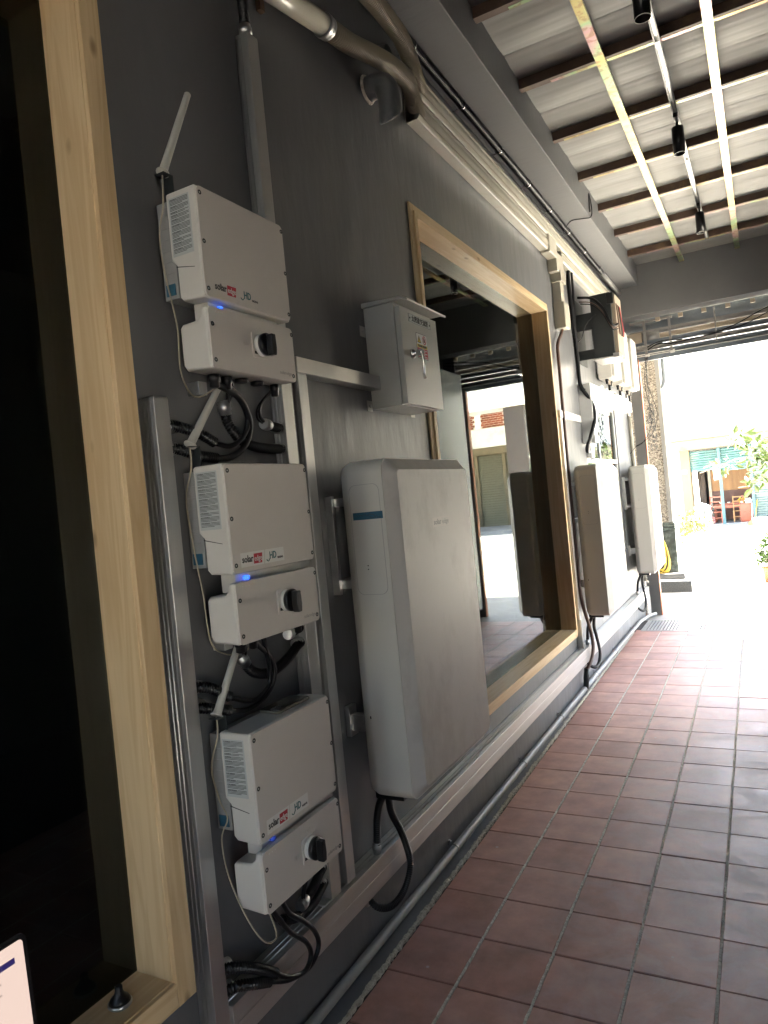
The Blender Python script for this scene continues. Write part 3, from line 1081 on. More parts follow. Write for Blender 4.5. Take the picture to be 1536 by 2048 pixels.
i3 = inverter(T3, "lowest pale inverter with black dial, a phone lying on its top", BLUELED_DIM)

# ---- whip antennas
def antenna(base, tip, label, lead):
    t = thing("antenna", label, "antenna", base, "rod antennas clipped to the inverters")
    b, p = Vector(base), Vector(tip)
    d = (p - b).normalized()
    MB().lathe([(0.0135, 0), (0.0135, 0.004), (0.0118, 0.006), (0.0112, 0.03), (0.0092, (p - b).length - 0.004), (0.006, (p - b).length)], b, d, 14).build("rod", BATTS, t)
    MB().lathe([(0.0175, -0.003), (0.0175, 0.0), (0.014, 0.001)], b, d, 16).build("base_ring", BATTS, t)
    q = b - d * 0.006
    m = MB()
    m.box(q.x - 0.016, q.x + 0.016, q.y - 0.012, q.y + 0.022, q.z - 0.004, q.z - 0.002)
    m.box(q.x - 0.016, q.x + 0.016, q.y + 0.0195, q.y + 0.022, q.z - 0.060, q.z - 0.004)
    m.build("angle_bracket", DARKST, t)
    MB().tube(curve([tuple(q)] + lead, 0.012), 0.0022, 6).build("lead_wire", BLACKR if False else HOSEM, t)
    return t
antenna((0.085, 1.425, 2.585), (0.085, 1.555, 2.853), "slim white rod antenna leaning above the topmost inverter",
        [(0.075, 1.425, 2.50), (0.055, 1.422, 2.43), (0.053, 1.428, 2.33), (0.075, 1.432, 2.18), (0.06, 1.445, 2.06), (0.05, 1.50, 2.00), (0.09, 1.54, 2.02), (0.11, 1.56, 2.04)])
antenna((0.080, 1.432, 1.862), (0.080, 1.583, 2.048), "slim white rod antenna above the middle inverter, in front of cable loops",
        [(0.075, 1.432, 1.80), (0.05, 1.428, 1.72), (0.055, 1.43, 1.60), (0.07, 1.434, 1.46), (0.075, 1.44, 1.33), (0.075, 1.49, 1.285), (0.08, 1.56, 1.27), (0.10, 1.57, 1.29)])
antenna((0.080, 1.430, 1.135), (0.080, 1.545, 1.305), "slim white rod antenna above the lowest inverter",
        [(0.075, 1.43, 1.08), (0.045, 1.427, 0.99), (0.06, 1.43, 0.90), (0.09, 1.421, 0.86), (0.06, 1.423, 0.80), (0.075, 1.42, 0.70), (0.13, 1.415, 0.60), (0.16, 1.44, 0.53), (0.15, 1.50, 0.51), (0.13, 1.50, 0.58)])

# ---- phone on the lowest inverter
t = thing("smartphone", "smartphone lying face down on top of the lowest inverter", "phone", (0.12, 1.66, T3))
MB().prism(rrect(1.585, 1.745, 0.085, 0.160, 0.012), 'z', T3 + 0.002, T3 + 0.010)
m = MB()
pts = rrect(0.088, 0.163, 1.59, 1.748, 0.012)
m.prism(pts, 'z', T3 + 0.0012, T3 + 0.0095)
m.build("phone_body", mat("phone_case", (0.20, 0.19, 0.15), 0.25, var=0.05, metal=0.4), t, 0.0025, 3)
m = MB()
m.prism(rrect(0.125, 0.158, 1.595, 1.632, 0.008), 'z', T3 + 0.0095, T3 + 0.0115)
cm = m.build("camera_bump", DARKST, t)
for a, b in ((0.134, 1.604), (0.134, 1.622), (0.150, 1.613)):
    MB().lathe([(0.0065, 0), (0.0065, 0.002), (0.005, 0.0022)], (a, b, T3 + 0.0114), (0, 0, 1), 14).build("lens", BLACKP, cm)

# ================================================================ TRUNKING ON THE WALL
def vtrunk(y0, y1, z0, z1, x, label, mt=ALU, cover=True):
    t = thing("cable_trunking", label, "trunking", (0, (y0 + y1) / 2, z0))
    MB().box(0.001, x - 0.014, y0, y1, z0, z1).build("back_channel", mt, t, 0.0015)
    MB().box(x - 0.0135, x, y0 - 0.0015, y1 + 0.0015, z0, z1).build("cover", mt, t, 0.002)
    m = MB()
    m.cyl((x - 0.030, y0 - 0.0005, z0 + 0.002), (x - 0.030, y0 - 0.0005, z1 - 0.012), 0.0028, n=8)
    m.cyl((x - 0.044, y0 - 0.0005, z0 + 0.002), (x - 0.044, y0 - 0.0005, z1 - 0.012), 0.0022, n=8)
    m.build("bead", mt, t)
    MB().box(0.002, x - 0.001, y0 + 0.0005, y1 - 0.0005, z1, z1 + 0.0022).build("end_cap", mt, t)
    return t
vtrunk(1.338, 1.386, 0.004, 1.985, 0.060, "upright aluminium trunking between the left window and the inverters")
vtrunk(1.912, 1.966, 0.312, 3.235, 0.052, "tall upright aluminium trunking passing behind the right edge of the inverters")
vtrunk(2.006, 2.056, 0.372, 2.124, 0.056, "upright aluminium trunking beside the near battery, ending under the short bar")
def htrunk(y0, y1, z0, z1, x, label, split=True):
    t = thing("cable_trunking", label, "trunking", (0, (y0 + y1) / 2, z0))
    MB().box(0.001, x - 0.012, y0, y1, z0 + 0.001, z1 - 0.001).build("back_channel", ALUY, t, 0.0015)
    zm = z0 + (z1 - z0) * (0.5 if split else 0.03)
    MB().box(x - 0.0118, x, y0, y1, zm + 0.001, z1).build("cover", ALUY, t, 0.002)
    MB().box(x - 0.0118, x - 0.0008, y0, y1, z0, zm - 0.001).build("cover", ALUY, t, 0.002)
    m = MB()
    m.cyl((x - 0.026, y0 + 0.004, z1 - 0.0008), (x - 0.026, y1 - 0.004, z1 - 0.0008), 0.0025, n=8)
    m.cyl((x - 0.044, y0 + 0.004, z1 - 0.0008), (x - 0.044, y1 - 0.004, z1 - 0.0008), 0.0020, n=8)
    m.build("bead", ALUY, t)
    return t
htrunk(1.390, 9.02, 0.260, 0.368, 0.070, "long aluminium trunking along the foot of the wall above the grey pipe")
htrunk(2.008, 2.604, 2.127, 2.183, 0.055, "short aluminium trunking bar running into the grey switch box", False)
vtrunk(5.632, 5.680, 0.372, 2.20, 0.035, "upright aluminium trunking right of the picture window, behind the second battery")
htrunk(5.632, 6.36, 2.205, 2.265, 0.036, "short pale trunking bar right of the picture window", False)
# torn white stopper at the foot of the tall trunking
m = MB()
m.prism([(1.868, 0.372), (1.912, 0.372), (1.912, 0.306), (1.905, 0.300), (1.892, 0.304), (1.872, 0.300)], 'x', 0.020, 0.050)
o = m.build("foam_stopper", BATTS, bevel=0.003)
tag(o, "torn pale foam stopper beside the foot of the tall trunking", "stopper")

# ================================================================ FLEXIBLE CONDUITS AND CABLES
def fitting(mb_, p, d, r=0.017):
    d = Vector(d).normalized()
    mb_.lathe([(r * 1.05, 0.0), (r * 1.05, 0.012), (r * 1.2, 0.013), (r * 1.2, 0.030), (r * 1.02, 0.032), (r * 1.02, 0.042)], p, d, 14)
def conduit(label, pts, ncorr, r=0.0155, cab=0.0075, fit_dir=(0, 1, 0), group=None, end_fit=False, strands=1, rev=False, cat="conduit", pitch=0.0080):
    """corrugated sleeve along the first ncorr points, then plain black cable."""
    t = thing("flexible_conduit", label, cat, pts[0], group)
    m = MB()
    fitting(m, pts[0], fit_dir, r)
    m.build("metal_fitting", STEEL, t)
    MB().corr(pts[:ncorr], r, pitch).build("ribbed_sleeve", BLACKP, t)
    if end_fit:
        m = MB()
        d = Vector(pts[ncorr - 1]) - Vector(pts[ncorr - 2])
        fitting(m, Vector(pts[ncorr - 1]) - d.normalized() * 0.016, d, r)
        m.build("metal_fitting", STEEL, t)
    if ncorr < len(pts):
        for s in range(strands):
            o = Vector((0.006 * (s - (strands - 1) / 2), 0.005 * (s % 2), 0.004 * (s - 1)))
            MB().tube(curve([Vector(pts[ncorr - 1]) + o * 0.3] + [Vector(p) + o for p in pts[ncorr:]], 0.010), cab, 8).build("cable", BLACKR, t)
    return t
G1 = "black ribbed conduits between the inverters"
conduit("upper of the two black conduits leaving the left trunking under the topmost inverter",
        [(0.035, 1.386, 1.917), (0.05, 1.43, 1.912), (0.075, 1.475, 1.893), (0.085, 1.525, 1.868), (0.09, 1.58, 1.864), (0.095, 1.63, 1.888), (0.10, 1.655, 1.93), (0.105, 1.645, 1.985), (0.125, 1.555, 2.03)], 4, fit_dir=(0, 1, -0.1), group=G1)
conduit("lower of the two black conduits leaving the left trunking under the topmost inverter",
        [(0.035, 1.386, 1.858), (0.05, 1.43, 1.850), (0.07, 1.47, 1.834), (0.08, 1.53, 1.826), (0.085, 1.59, 1.835), (0.09, 1.645, 1.868), (0.10, 1.665, 1.93), (0.115, 1.61, 2.0), (0.125, 1.50, 2.03)], 4, fit_dir=(0, 1, -0.1), group=G1, cab=0.010)
conduit("black conduit sagging into the tall trunking under the topmost inverter",
        [(0.03, 1.912, 1.868), (0.045, 1.86, 1.864), (0.07, 1.79, 1.860), (0.08, 1.70, 1.864), (0.082, 1.635, 1.884), (0.080, 1.595, 1.925), (0.080, 1.584, 1.965), (0.10, 1.585, 2.00), (0.125, 1.56, 2.03)], 7, fit_dir=(0, -1, 0), group=G1, end_fit=True, strands=4, cab=0.0035)
conduit("short black conduit stub with a cable loop at the tall trunking, under the topmost inverter",
        [(0.03, 1.912, 1.935), (0.045, 1.86, 1.935), (0.06, 1.80, 1.937), (0.075, 1.745, 1.955), (0.09, 1.735, 1.99), (0.12, 1.77, 2.04)], 3, fit_dir=(0, -1, 0), group=G1, end_fit=True, strands=3, cab=0.0035)
conduit("upper black conduit at the left trunking under the middle inverter",
        [(0.035, 1.386, 1.217), (0.06, 1.43, 1.207), (0.08, 1.49, 1.165), (0.09, 1.56, 1.138), (0.10, 1.60, 1.146), (0.105, 1.635, 1.175), (0.11, 1.63, 1.23), (0.125, 1.60, 1.31)], 3, fit_dir=(0, 1, -0.15), group=G1)
conduit("lower black conduit at the left trunking under the middle inverter",
        [(0.035, 1.386, 1.166), (0.06, 1.43, 1.150), (0.075, 1.49, 1.128), (0.085, 1.55, 1.118), (0.095, 1.62, 1.135), (0.105, 1.655, 1.18), (0.11, 1.645, 1.24), (0.125, 1.555, 1.31)], 3, fit_dir=(0, 1, -0.15), group=G1)
conduit("black conduit sagging into the tall trunking under the middle inverter",
        [(0.03, 1.912, 1.228), (0.045, 1.86, 1.222), (0.07, 1.79, 1.210), (0.08, 1.70, 1.190), (0.082, 1.64, 1.192), (0.080, 1.59, 1.212), (0.08, 1.558, 1.250), (0.10, 1.54, 1.285), (0.125, 1.50, 1.31)], 7, fit_dir=(0, -1, 0), group=G1, end_fit=True, strands=2, cab=0.0045)
conduit("short open black conduit stub at the tall trunking under the middle inverter",
        [(0.03, 1.912, 1.275), (0.05, 1.86, 1.277), (0.08, 1.785, 1.281)], 3, fit_dir=(0, -1, 0), group=G1, end_fit=True)
conduit("upper black conduit by the foot of the left trunking, under the lowest inverter",
        [(0.035, 1.386, 0.460), (0.06, 1.42, 0.452), (0.085, 1.48, 0.418), (0.095, 1.545, 0.365), (0.10, 1.60, 0.325), (0.105, 1.665, 0.303), (0.105, 1.70, 0.33), (0.11, 1.675, 0.385), (0.115, 1.60, 0.46), (0.12, 1.55, 0.53), (0.125, 1.50, 0.60)], 4, fit_dir=(0, 1, -0.1), group=G1)
conduit("lower black conduit by the foot of the left trunking, under the lowest inverter",
        [(0.035, 1.386, 0.392), (0.06, 1.42, 0.400), (0.085, 1.47, 0.382), (0.092, 1.52, 0.358), (0.10, 1.60, 0.318), (0.105, 1.69, 0.300), (0.11, 1.735, 0.335), (0.11, 1.725, 0.385), (0.115, 1.67, 0.45), (0.12, 1.60, 0.515), (0.125, 1.55, 0.60)], 4, fit_dir=(0, 1, 0.1), group=G1)
conduit("upper short black conduit at the tall trunking under the lowest inverter",
        [(0.03, 1.912, 0.480), (0.045, 1.86, 0.478), (0.07, 1.79, 0.476), (0.085, 1.715, 0.474), (0.10, 1.70, 0.52), (0.12, 1.72, 0.60)], 4, fit_dir=(0, -1, 0), group=G1, end_fit=True, strands=2, cab=0.004)
conduit("lower short black conduit at the tall trunking under the lowest inverter",
        [(0.03, 1.912, 0.432), (0.045, 1.86, 0.428), (0.07, 1.78, 0.432), (0.085, 1.69, 0.446), (0.09, 1.60, 0.485), (0.11, 1.55, 0.52), (0.125, 1.50, 0.60)], 5, fit_dir=(0, -1, 0), group=G1, strands=2, cab=0.004)
conduit("black conduit dropping from the top edge onto the tall aluminium trunking",
        [(0.026, 1.939, 3.236), (0.026, 1.940, 3.32), (0.028, 1.942, 3.5), (0.05, 1.945, 3.80), (0.08, 1.95, 3.89)], 5, r=0.019, fit_dir=(0, 0, 1), pitch=0.008)

# ================================================================ BATTERIES
def battery(y0, label):
    yb, zb, zt = y0, 0.606, 1.815
    W = 0.740
    t = thing("wall_battery", label, "battery", (0.07, y0 + W / 2, zb), "big white wall batteries")
    n = 6
    def ring(x, inset, r):
        return [(x, a, b) for a, b in rrect(yb + inset, yb + W - inset, zb + inset, zt - inset, r, n)]
    m = MB()
    m.loft([ring(0.070, 0.030, 0.03), ring(0.082, 0.012, 0.04), ring(0.105, 0.001, 0.047), ring(0.12, 0.0, 0.048), ring(0.2515, 0.0, 0.048), ring(0.2525, 0.002, 0.047)])
    sh = m.build("shell", BATTS, t)
    m = MB()
    m.loft([ring(0.2527, 0.0032, 0.046), ring(0.2530, 0.0036, 0.046), ring(0.2898, 0.0435, 0.020), ring(0.291, 0.0455, 0.018)])
    fc = m.build("front_cover", BATT, t)
    for o in (sh, fc):
        for p in o.data.polygons:
            p.use_smooth = True
        o.data.set_sharp_from_angle(angle=math.radians(32))
        b = o.modifiers.new("wn", 'WEIGHTED_NORMAL')
        b.keep_sharp = True
        b.weight = 100
    # service panel outline on the near side
    m = MB()
    pts = rrect(0.114, 0.236, zt - 0.475, zt - 0.085, 0.026, 6)
    out = [(x, yb - 0.0006, z) for x, z in pts]
    inn = [(0.175 + (x - 0.175) * 0.978, yb - 0.0006, (zt - 0.28) + (z - zt + 0.28) * 0.993) for x, z in pts]
    k = len(pts)
    m.add(out + inn, [(i, (i + 1) % k, k + (i + 1) % k, k + i) for i in range(k)])
    back = [(x, yb + 0.002, z) for x, _, z in out]
    m.add(out + back, [(i, (i + 1) % k, k + (i + 1) % k, k + i) for i in range(k)])
    m.build("panel_groove", SINK, t)
    # badge
    bd = MB().box(0.2909, 0.2915, yb + 0.302, yb + 0.468, 1.548, 1.584).build("brand_badge", FRONTP, t, 0.0006)
    text("lettering", "solar", SINK, bd, (0.2917, yb + 0.312, 1.557), 0.030, '+x', True, 0.070)
    fr = MB().box(0.2914, 0.2918, yb + 0.387, yb + 0.460, 1.552, 1.580).build("badge_frame", BATT, bd)
    text("lettering", "edge", SINK, fr, (0.2919, yb + 0.391, 1.557), 0.028, '+x', False, 0.062)
    # wall brackets
    m = MB().box(0.001, 0.071, yb + 0.03, yb + 0.71, 1.36, 1.39)
    m.box(0.001, 0.071, yb + 0.03, yb + 0.71, 1.66, 1.69)
    m.box(0.001, 0.030, yb + 0.012, yb + 0.03, 1.34, 1.70)
    m.build("wall_rail", STEEL, t, 0.001)
    m = MB().box(0.02, 0.072, yb + 0.02, yb + 0.05, 0.84, 0.90)
    m.box(0.001, 0.02, yb + 0.008, yb + 0.06, 0.82, 0.93)
    m.build("lower_bracket", STEEL, t, 0.001)
    MB().box(0.112, 0.117, yb - 0.001, yb + 0.002, 0.895, 0.905).build("drain_hole", BLACKP, t)
    for z in (1.43, 1.443):
        MB().cyl((0.165, yb - 0.0012, z), (0.165, yb + 0.002, z), 0.0024, n=8).build("indicator_hole", BLACKP, t)
    # connector under the shell
    MB().box(0.085, 0.20, yb + 0.03, yb + 0.11, zb - 0.012, zb + 0.02).build("connector_block", BLACKP, t, 0.003)
    return t
b1 = battery(2.165, "nearest big white battery panel, blue tape on its side, below the grey switch box")
b2 = battery(5.706, "middle big white battery panel, just right of the timber picture window")
b3 = battery(8.255, "farthest big white battery panel, by the open doorway")
tp = MB().box(0.123, 0.243, 2.1635, 2.1645, 1.606, 1.632).build("tape_strip", TAPE, b1)
m = MB()
rr = random.Random(9)
for row, (xa, xb, zz) in enumerate(((0.128, 0.215, 1.622), (0.190, 0.238, 1.613))):
    pts = []
    k = 26 if row == 0 else 16
    for i in range(k):
        pts.append((xa + (xb - xa) * i / k, 2.1632, zz + rr.uniform(-0.005, 0.005)))
    m.tube(pts, 0.0008, 5)
m.build("scribbled_note", INK, tp)

# cables below the batteries
def battery_cables(y0, n):
    d = y0 - 2.165
    P = lambda L: [(x, y + d, z) for x, y, z in L]
    names = ("near", "middle", "farthest")
    conduit("short black conduit from the %s battery straight down into the wall trunking" % names[n],
            P([(0.045, 2.232, 0.368), (0.050, 2.234, 0.43), (0.060, 2.230, 0.50), (0.085, 2.212, 0.56), (0.11, 2.20, 0.60)]), 5, r=0.014, fit_dir=(0, 0, 1), group="conduits under the batteries")
    conduit("black conduit looping below the trunking under the %s battery" % names[n],
            P([(0.030, 2.145, 0.262), (0.070, 2.155, 0.215), (0.095, 2.215, 0.190), (0.105, 2.30, 0.205), (0.108, 2.355, 0.26), (0.105, 2.36, 0.32), (0.10, 2.325, 0.42), (0.10, 2.27, 0.51), (0.12, 2.225, 0.60)]), 9, r=0.0135, fit_dir=(0.2, 0, -1), group="conduits under the batteries")
battery_cables(2.165, 0)
battery_cables(5.706, 1)
battery_cables(8.255, 2)

# ================================================================ AC SWITCH BOX
t = thing("switch_box", "grey metal switch box with a sloping hood and chrome lever handle", "switch box", (0, 2.79, 2.05))
ya, yb_ = 2.606, 2.972
MB().box(0.004, 0.143, ya, yb_, 2.052, 2.472).build("cabinet", GREYBOX, t, 0.002)
dr = MB().box(0.1465, 0.170, ya + 0.002, yb_ - 0.002, 2.054, 2.452).build("door", GREYBOX, t, 0.002)
m = MB()
m.prism([(0.002, 2.4725), (0.190, 2.4725), (0.214, 2.462), (0.216, 2.470), (0.190, 2.484), (0.002, 2.492)], 'y', ya - 0.012, yb_ + 0.014)
m.build("rain_hood", GREYBOX, t, 0.0015)
for z in (2.375, 2.065):
    for (a, b) in ((ya - 0.042, ya + 0.001), (yb_ - 0.001, yb_ + 0.042)):
        l = MB().box(0.001, 0.0038, a, b, z - 0.022, z + 0.022).build("mounting_lug", GREYBOX, t, 0.001)
        c = (a + b) / 2
        MB().cyl((0.003, c, z), (0.009, c, z), 0.008, n=6, smooth=False).build("bolt", STEEL, l)
np_ = MB().box(0.170, 0.1722, 2.684, 2.902, 2.400, 2.436).build("name_plate", LABELP, dr)
m = MB()
for a, b, c, d in ((2.686, 2.900, 2.4345, 2.4352), (2.686, 2.900, 2.4008, 2.4016), (2.686, 2.6868, 2.4008, 2.4352), (2.8992, 2.900, 2.4008, 2.4352)):
    m.box(0.1721, 0.1726, a, b, c, d)
m.build("plate_border", INK, np_)
text("lettering", "太陽能交流箱", INK, np_, (0.1726, 2.712, 2.4085), 0.028, '+x', True, 0.163)
for yy in (2.695, 2.891):
    MB().cyl((0.1718, yy, 2.418), (0.1738, yy, 2.418), 0.004, n=8).build("rivet", BLACKP, np_)
wsn = MB().prism(rrect(2.744, 2.852, 2.258, 2.366, 0.006, 3), 'x', 0.170, 0.1706).build("warning_sticker", INK, dr)
MB().prism(rrect(2.746, 2.850, 2.260, 2.364, 0.005, 3), 'x', 0.1705, 0.171).build("sticker_face", WHITEP, wsn)
MB().box(0.1709, 0.1712, 2.748, 2.848, 2.304, 2.319).build("yellow_band", YELINK, wsn)
text("band_print", "電氣危險 請勿觸摸", INK, wsn, (0.1714, 2.756, 2.3085), 0.010, '+x', True, 0.084)
MB().box(0.1709, 0.1712, 2.748, 2.848, 2.262, 2.303).build("red_band", REDINK, wsn)
m = MB()
for k in range(5):
    m.box(0.1711, 0.1714, 2.754, 2.842 - 0.02 * (k % 2), 2.267 + 0.0068 * k, 2.2695 + 0.0068 * k)
m.build("red_print", WHITEP, wsn)
m = MB()
m.add([(0.1713, 2.752, 2.325), (0.1713, 2.790, 2.325), (0.1713, 2.771, 2.358)], [(0, 1, 2)])
m.build("warning_triangle", INK, wsn)
MB().add([(0.1715, 2.757, 2.328), (0.1715, 2.785, 2.328), (0.1715, 2.771, 2.352)], [(0, 1, 2)]).build("triangle_face", YELINK, wsn)
MB().prism([(2.772, 2.349), (2.766, 2.339), (2.770, 2.339), (2.768, 2.330), (2.776, 2.341), (2.772, 2.341)], 'x', 0.1714, 0.1717).build("lightning_bolt", INK, wsn)
m = MB()
cc = (2.822, 2.341)
k = 24
ro = [(0.1715, cc[0] + 0.019 * math.cos(2 * PI * i / k), cc[1] + 0.019 * math.sin(2 * PI * i / k)) for i in range(k)]
ri = [(0.1715, cc[0] + 0.0145 * math.cos(2 * PI * i / k), cc[1] + 0.0145 * math.sin(2 * PI * i / k)) for i in range(k)]
m.add(ro + ri, [(i, (i + 1) % k, k + (i + 1) % k, k + i) for i in range(k)])
m.prism([(cc[0] - 0.014, cc[1] + 0.011), (cc[0] - 0.011, cc[1] + 0.014), (cc[0] + 0.014, cc[1] - 0.011), (cc[0] + 0.011, cc[1] - 0.014)], 'x', 0.1715, 0.1718)
m.build("no_touch_ring", REDINK, wsn)
m = MB()
m.prism([(cc[0] - 0.007, cc[1] - 0.009), (cc[0] + 0.006, cc[1] - 0.009), (cc[0] + 0.008, cc[1] + 0.001), (cc[0] + 0.003, cc[1] + 0.010), (cc[0] - 0.005, cc[1] + 0.010), (cc[0] - 0.008, cc[1])], 'x', 0.1712, 0.1714)
m.build("hand_sign", INK, wsn)
h = MB().lathe([(0.020, 0), (0.019, 0.008), (0.013, 0.014), (0.011, 0.034), (0.013, 0.036), (0.013, 0.048), (0.010, 0.051)], (0.170, 2.690, 2.266), (1, 0, 0), 20).build("handle_base", CHROME, dr)
MB().tube(curve([(0.214, 2.690, 2.266), (0.216, 2.694, 2.235), (0.214, 2.698, 2.195), (0.212, 2.697, 2.172), (0.218, 2.690, 2.158)], 0.006), 0.0068, 10).build("handle_lever", CHROME, h)

# ================================================================ PIPES, HOSES, CONDUIT HIGH ON THE WALL
t = thing("floor_conduit_pipe", "long grey conduit pipe along the foot of the wall", "pipe", (0.03, 5, 0.045))
MB().tube(curve([(0.030, 1.0, 0.046), (0.030, 3.0, 0.050), (0.030, 6.0, 0.052), (0.031, 8.15, 0.050), (0.040, 8.50, 0.047), (0.075, 8.85, 0.040), (0.13, 9.0, 0.034)], 0.08), 0.0185, 14).build("pipe", PIPEG, t)
for y in (2.93, 3.98, 4.86, 6.05, 6.9, 7.9):
    m = MB()
    c = [(0.030 + 0.021 * math.cos(a), y, 0.050 + 0.021 * math.sin(a)) for a in [PI * 0.5 - 0.4 + k * PI * 1.1 / 9 - PI * 0.9 for k in range(10)]]
    m.tube(c, 0.0025, 6)
    m.box(0.001, 0.010, y - 0.006, y + 0.006, 0.066, 0.090)
    m.cyl((0.008, y, 0.083), (0.018, y, 0.083), 0.004, n=8)
    m.build("pipe_clamp", CHROME, t)

def line_cover(y0, y1, z0, z1, x, label):
    t = thing("line_cover", label, "line cover", (0, y0, z0))
    h = z1 - z0
    MB().box(0.001, x - 0.022, y0, y1, z0 + 0.004, z1 - 0.004).build("base_tray", BEIGEP, t)
    poly = [(0.004, z0), (x - 0.012, z0), (x - 0.003, z0 + 0.010), (x, z0 + 0.022), (x - 0.004, z0 + 0.030), (x - 0.004, z0 + 0.036), (x, z0 + 0.042), (x, z1 - 0.042), (x - 0.004, z1 - 0.036), (x - 0.004, z1 - 0.030), (x, z1 - 0.022), (x - 0.003, z1 - 0.010), (x - 0.012, z1), (0.004, z1)]
    MB().prism(poly, 'y', y0, y1).build("snap_cover", BEIGEP, t, 0.0015)
    return t
line_cover(3.24, 5.62, 3.518, 3.638, 0.075, "lower beige plastic line cover high on the wall, ending in the downward branch")
line_cover(3.30, 9.00, 3.652, 3.772, 0.072, "upper beige plastic line cover high on the wall, running to the far end")
line_cover(6.10, 9.00, 3.560, 3.648, 0.060, "far beige plastic line cover under the upper one, above the far wall units")
t = thing("line_cover_branch", "beige plastic line cover branch dropping beside the picture window's top right corner", "line cover", (0, 5.95, 2.95))
MB().box(0.001, 0.085, 5.60, 5.83, 3.50, 3.645).build("elbow", BEIGEP, t, 0.012, 3)
MB().box(0.001, 0.082, 5.80, 6.02, 3.40, 3.56).build("coupling", BEIGEP, t, 0.008, 2)
MB().box(0.001, 0.090, 5.86, 6.02, 3.33, 3.42).build("coupling", BEIGEP, t, 0.006, 2)
MB().box(0.001, 0.072, 5.885, 5.995, 3.16, 3.335).build("drop_cover", BEIGEP, t, 0.006, 2)
m = MB().prism([(5.86, 3.165), (6.02, 3.165), (6.03, 3.14), (6.03, 2.99), (5.99, 2.95), (5.86, 2.95)], 'x', 0.001, 0.096)
m.build("end_hood", BEIGEP, t, 0.010, 3)
t = thing("insulated_pipe", "brown wrapped pipe running down the wall beside the picture window", "pipe", (0.03, 5.8, 0.05))
MB().tube(curve([(0.045, 5.93, 2.96), (0.040, 5.88, 2.90), (0.035, 5.76, 2.80), (0.035, 5.74, 2.60), (0.035, 5.72, 1.8), (0.040, 5.70, 1.1), (0.05, 5.69, 0.75), (0.085, 5.735, 0.50), (0.095, 5.74, 0.36), (0.085, 5.66, 0.26), (0.06, 5.62, 0.21)], 0.03), 0.0135, 10).build("wrapped_run", BROWNP, t)
MB().tube([(0.058, 5.62, 0.215), (0.045, 5.625, 0.14), (0.035, 5.63, 0.05)], 0.022, 12).build("sleeve", DARKST, t)
t = thing("drain_pipe_stub", "thin white pipe stub standing on the trunking beside the brown pipe", "pipe", (0.06, 5.60, 0.36))
MB().tube([(0.045, 5.615, 0.37), (0.045, 5.612, 0.60)], 0.0065, 8).build("stub", WPLAST, t)

# corrugated beige hoses and the rigid pipe they come from
t = thing("corrugated_hose", "beige ribbed hose from the metal collared pipe into the lower line cover", "hose", (0.08, 2.4, 3.5), "beige ribbed hoses under the beam")
MB().corr([(0.085, 2.37, 3.490), (0.095, 2.53, 3.505), (0.10, 2.72, 3.555), (0.10, 2.90, 3.600), (0.095, 3.06, 3.625), (0.080, 3.15, 3.620), (0.060, 3.24, 3.585), (0.045, 3.30, 3.565)], 0.0395, 0.0125, 0.17, 18).build("ribbed_sleeve", HOSEM, t)
m = MB().lathe([(0.043, 0), (0.045, 0.004), (0.045, 0.020), (0.041, 0.022), (0.043, 0.028), (0.043, 0.04)], (0.085, 2.352, 3.485), (0.03, 1, 0.08), 24)
m.build("metal_collar", STEEL, t)
t = thing("corrugated_hose", "beige ribbed hose crossing above, from the beam into the upper line cover", "hose", (0.08, 2.5, 3.75), "beige ribbed hoses under the beam")
MB().corr([(0.13, 2.30, 3.71), (0.14, 2.50, 3.735), (0.14, 2.70, 3.755), (0.125, 2.88, 3.775), (0.115, 3.02, 3.775), (0.10, 3.12, 3.755), (0.08, 3.22, 3.725), (0.05, 3.34, 3.712)], 0.0395, 0.0125, 0.17, 18).build("ribbed_sleeve", HOSEM, t)
t = thing("rigid_pipe", "pale rigid plastic pipe at the top edge with a steel collar", "pipe", (0.08, 2.2, 3.45))
MB().cyl((0.085, 2.355, 3.487), (0.08, 1.72, 3.37), 0.0395, n=24).build("pipe", BEIGEP, t)
MB().box(0.001, 0.02, 2.05, 2.075, 3.40, 3.46).build("pipe_strap", RUST, t)
# grey painted vent elbow
t = thing("vent_elbow", "grey painted vent elbow sticking out of the wall below the beige hoses", "vent", (0, 2.84, 3.5))
m = MB()
path = curve([(0.002, 2.85, 3.50), (0.05, 2.85, 3.50), (0.085, 2.848, 3.485), (0.105, 2.845, 3.44), (0.11, 2.84, 3.38), (0.11, 2.835, 3.27)], 0.012)
m.tube(path, 0.052, 20, cap=False)
o = m.build("elbow", GREYPVC, t)
bm = bmesh.new()
bm.from_mesh(o.data)
org = Vector((0.11, 2.835, 3.335)) - t.location
bmesh.ops.bisect_plane(bm, geom=bm.verts[:] + bm.edges[:] + bm.faces[:], plane_co=org, plane_no=Vector((0.1, 0.85, -1.0)).normalized(), clear_outer=True)
bm.to_mesh(o.data)
bm.free()
so = o.modifiers.new("s", 'SOLIDIFY')
so.thickness = 0.004
MB().lathe([(0.062, 0), (0.060, 0.006), (0.053, 0.010)], (0.0, 2.85, 3.50), (1, 0, 0), 24).build("wall_flange", MORTAR, t)
t = thing("pipe_stub", "small grey pipe stub behind the vent elbow", "pipe", (0, 2.99, 3.50))
MB().lathe([(0.032, 0), (0.032, 0.05), (0.028, 0.054), (0.012, 0.056)], (0.0, 2.985, 3.505), (1, 0, 0), 18).build("stub", GREYPVC, t)
t = thing("pipe_stub", "round grey pipe end high on the wall between the two beige hoses", "pipe", (0, 3.0, 3.74))
MB().lathe([(0.045, 0), (0.045, 0.05), (0.040, 0.055), (0.040, 0.02), (0.0, 0.02)], (0.0, 3.0, 3.72), (1, 0, 0), 20).build("stub", GREYPVC, t)

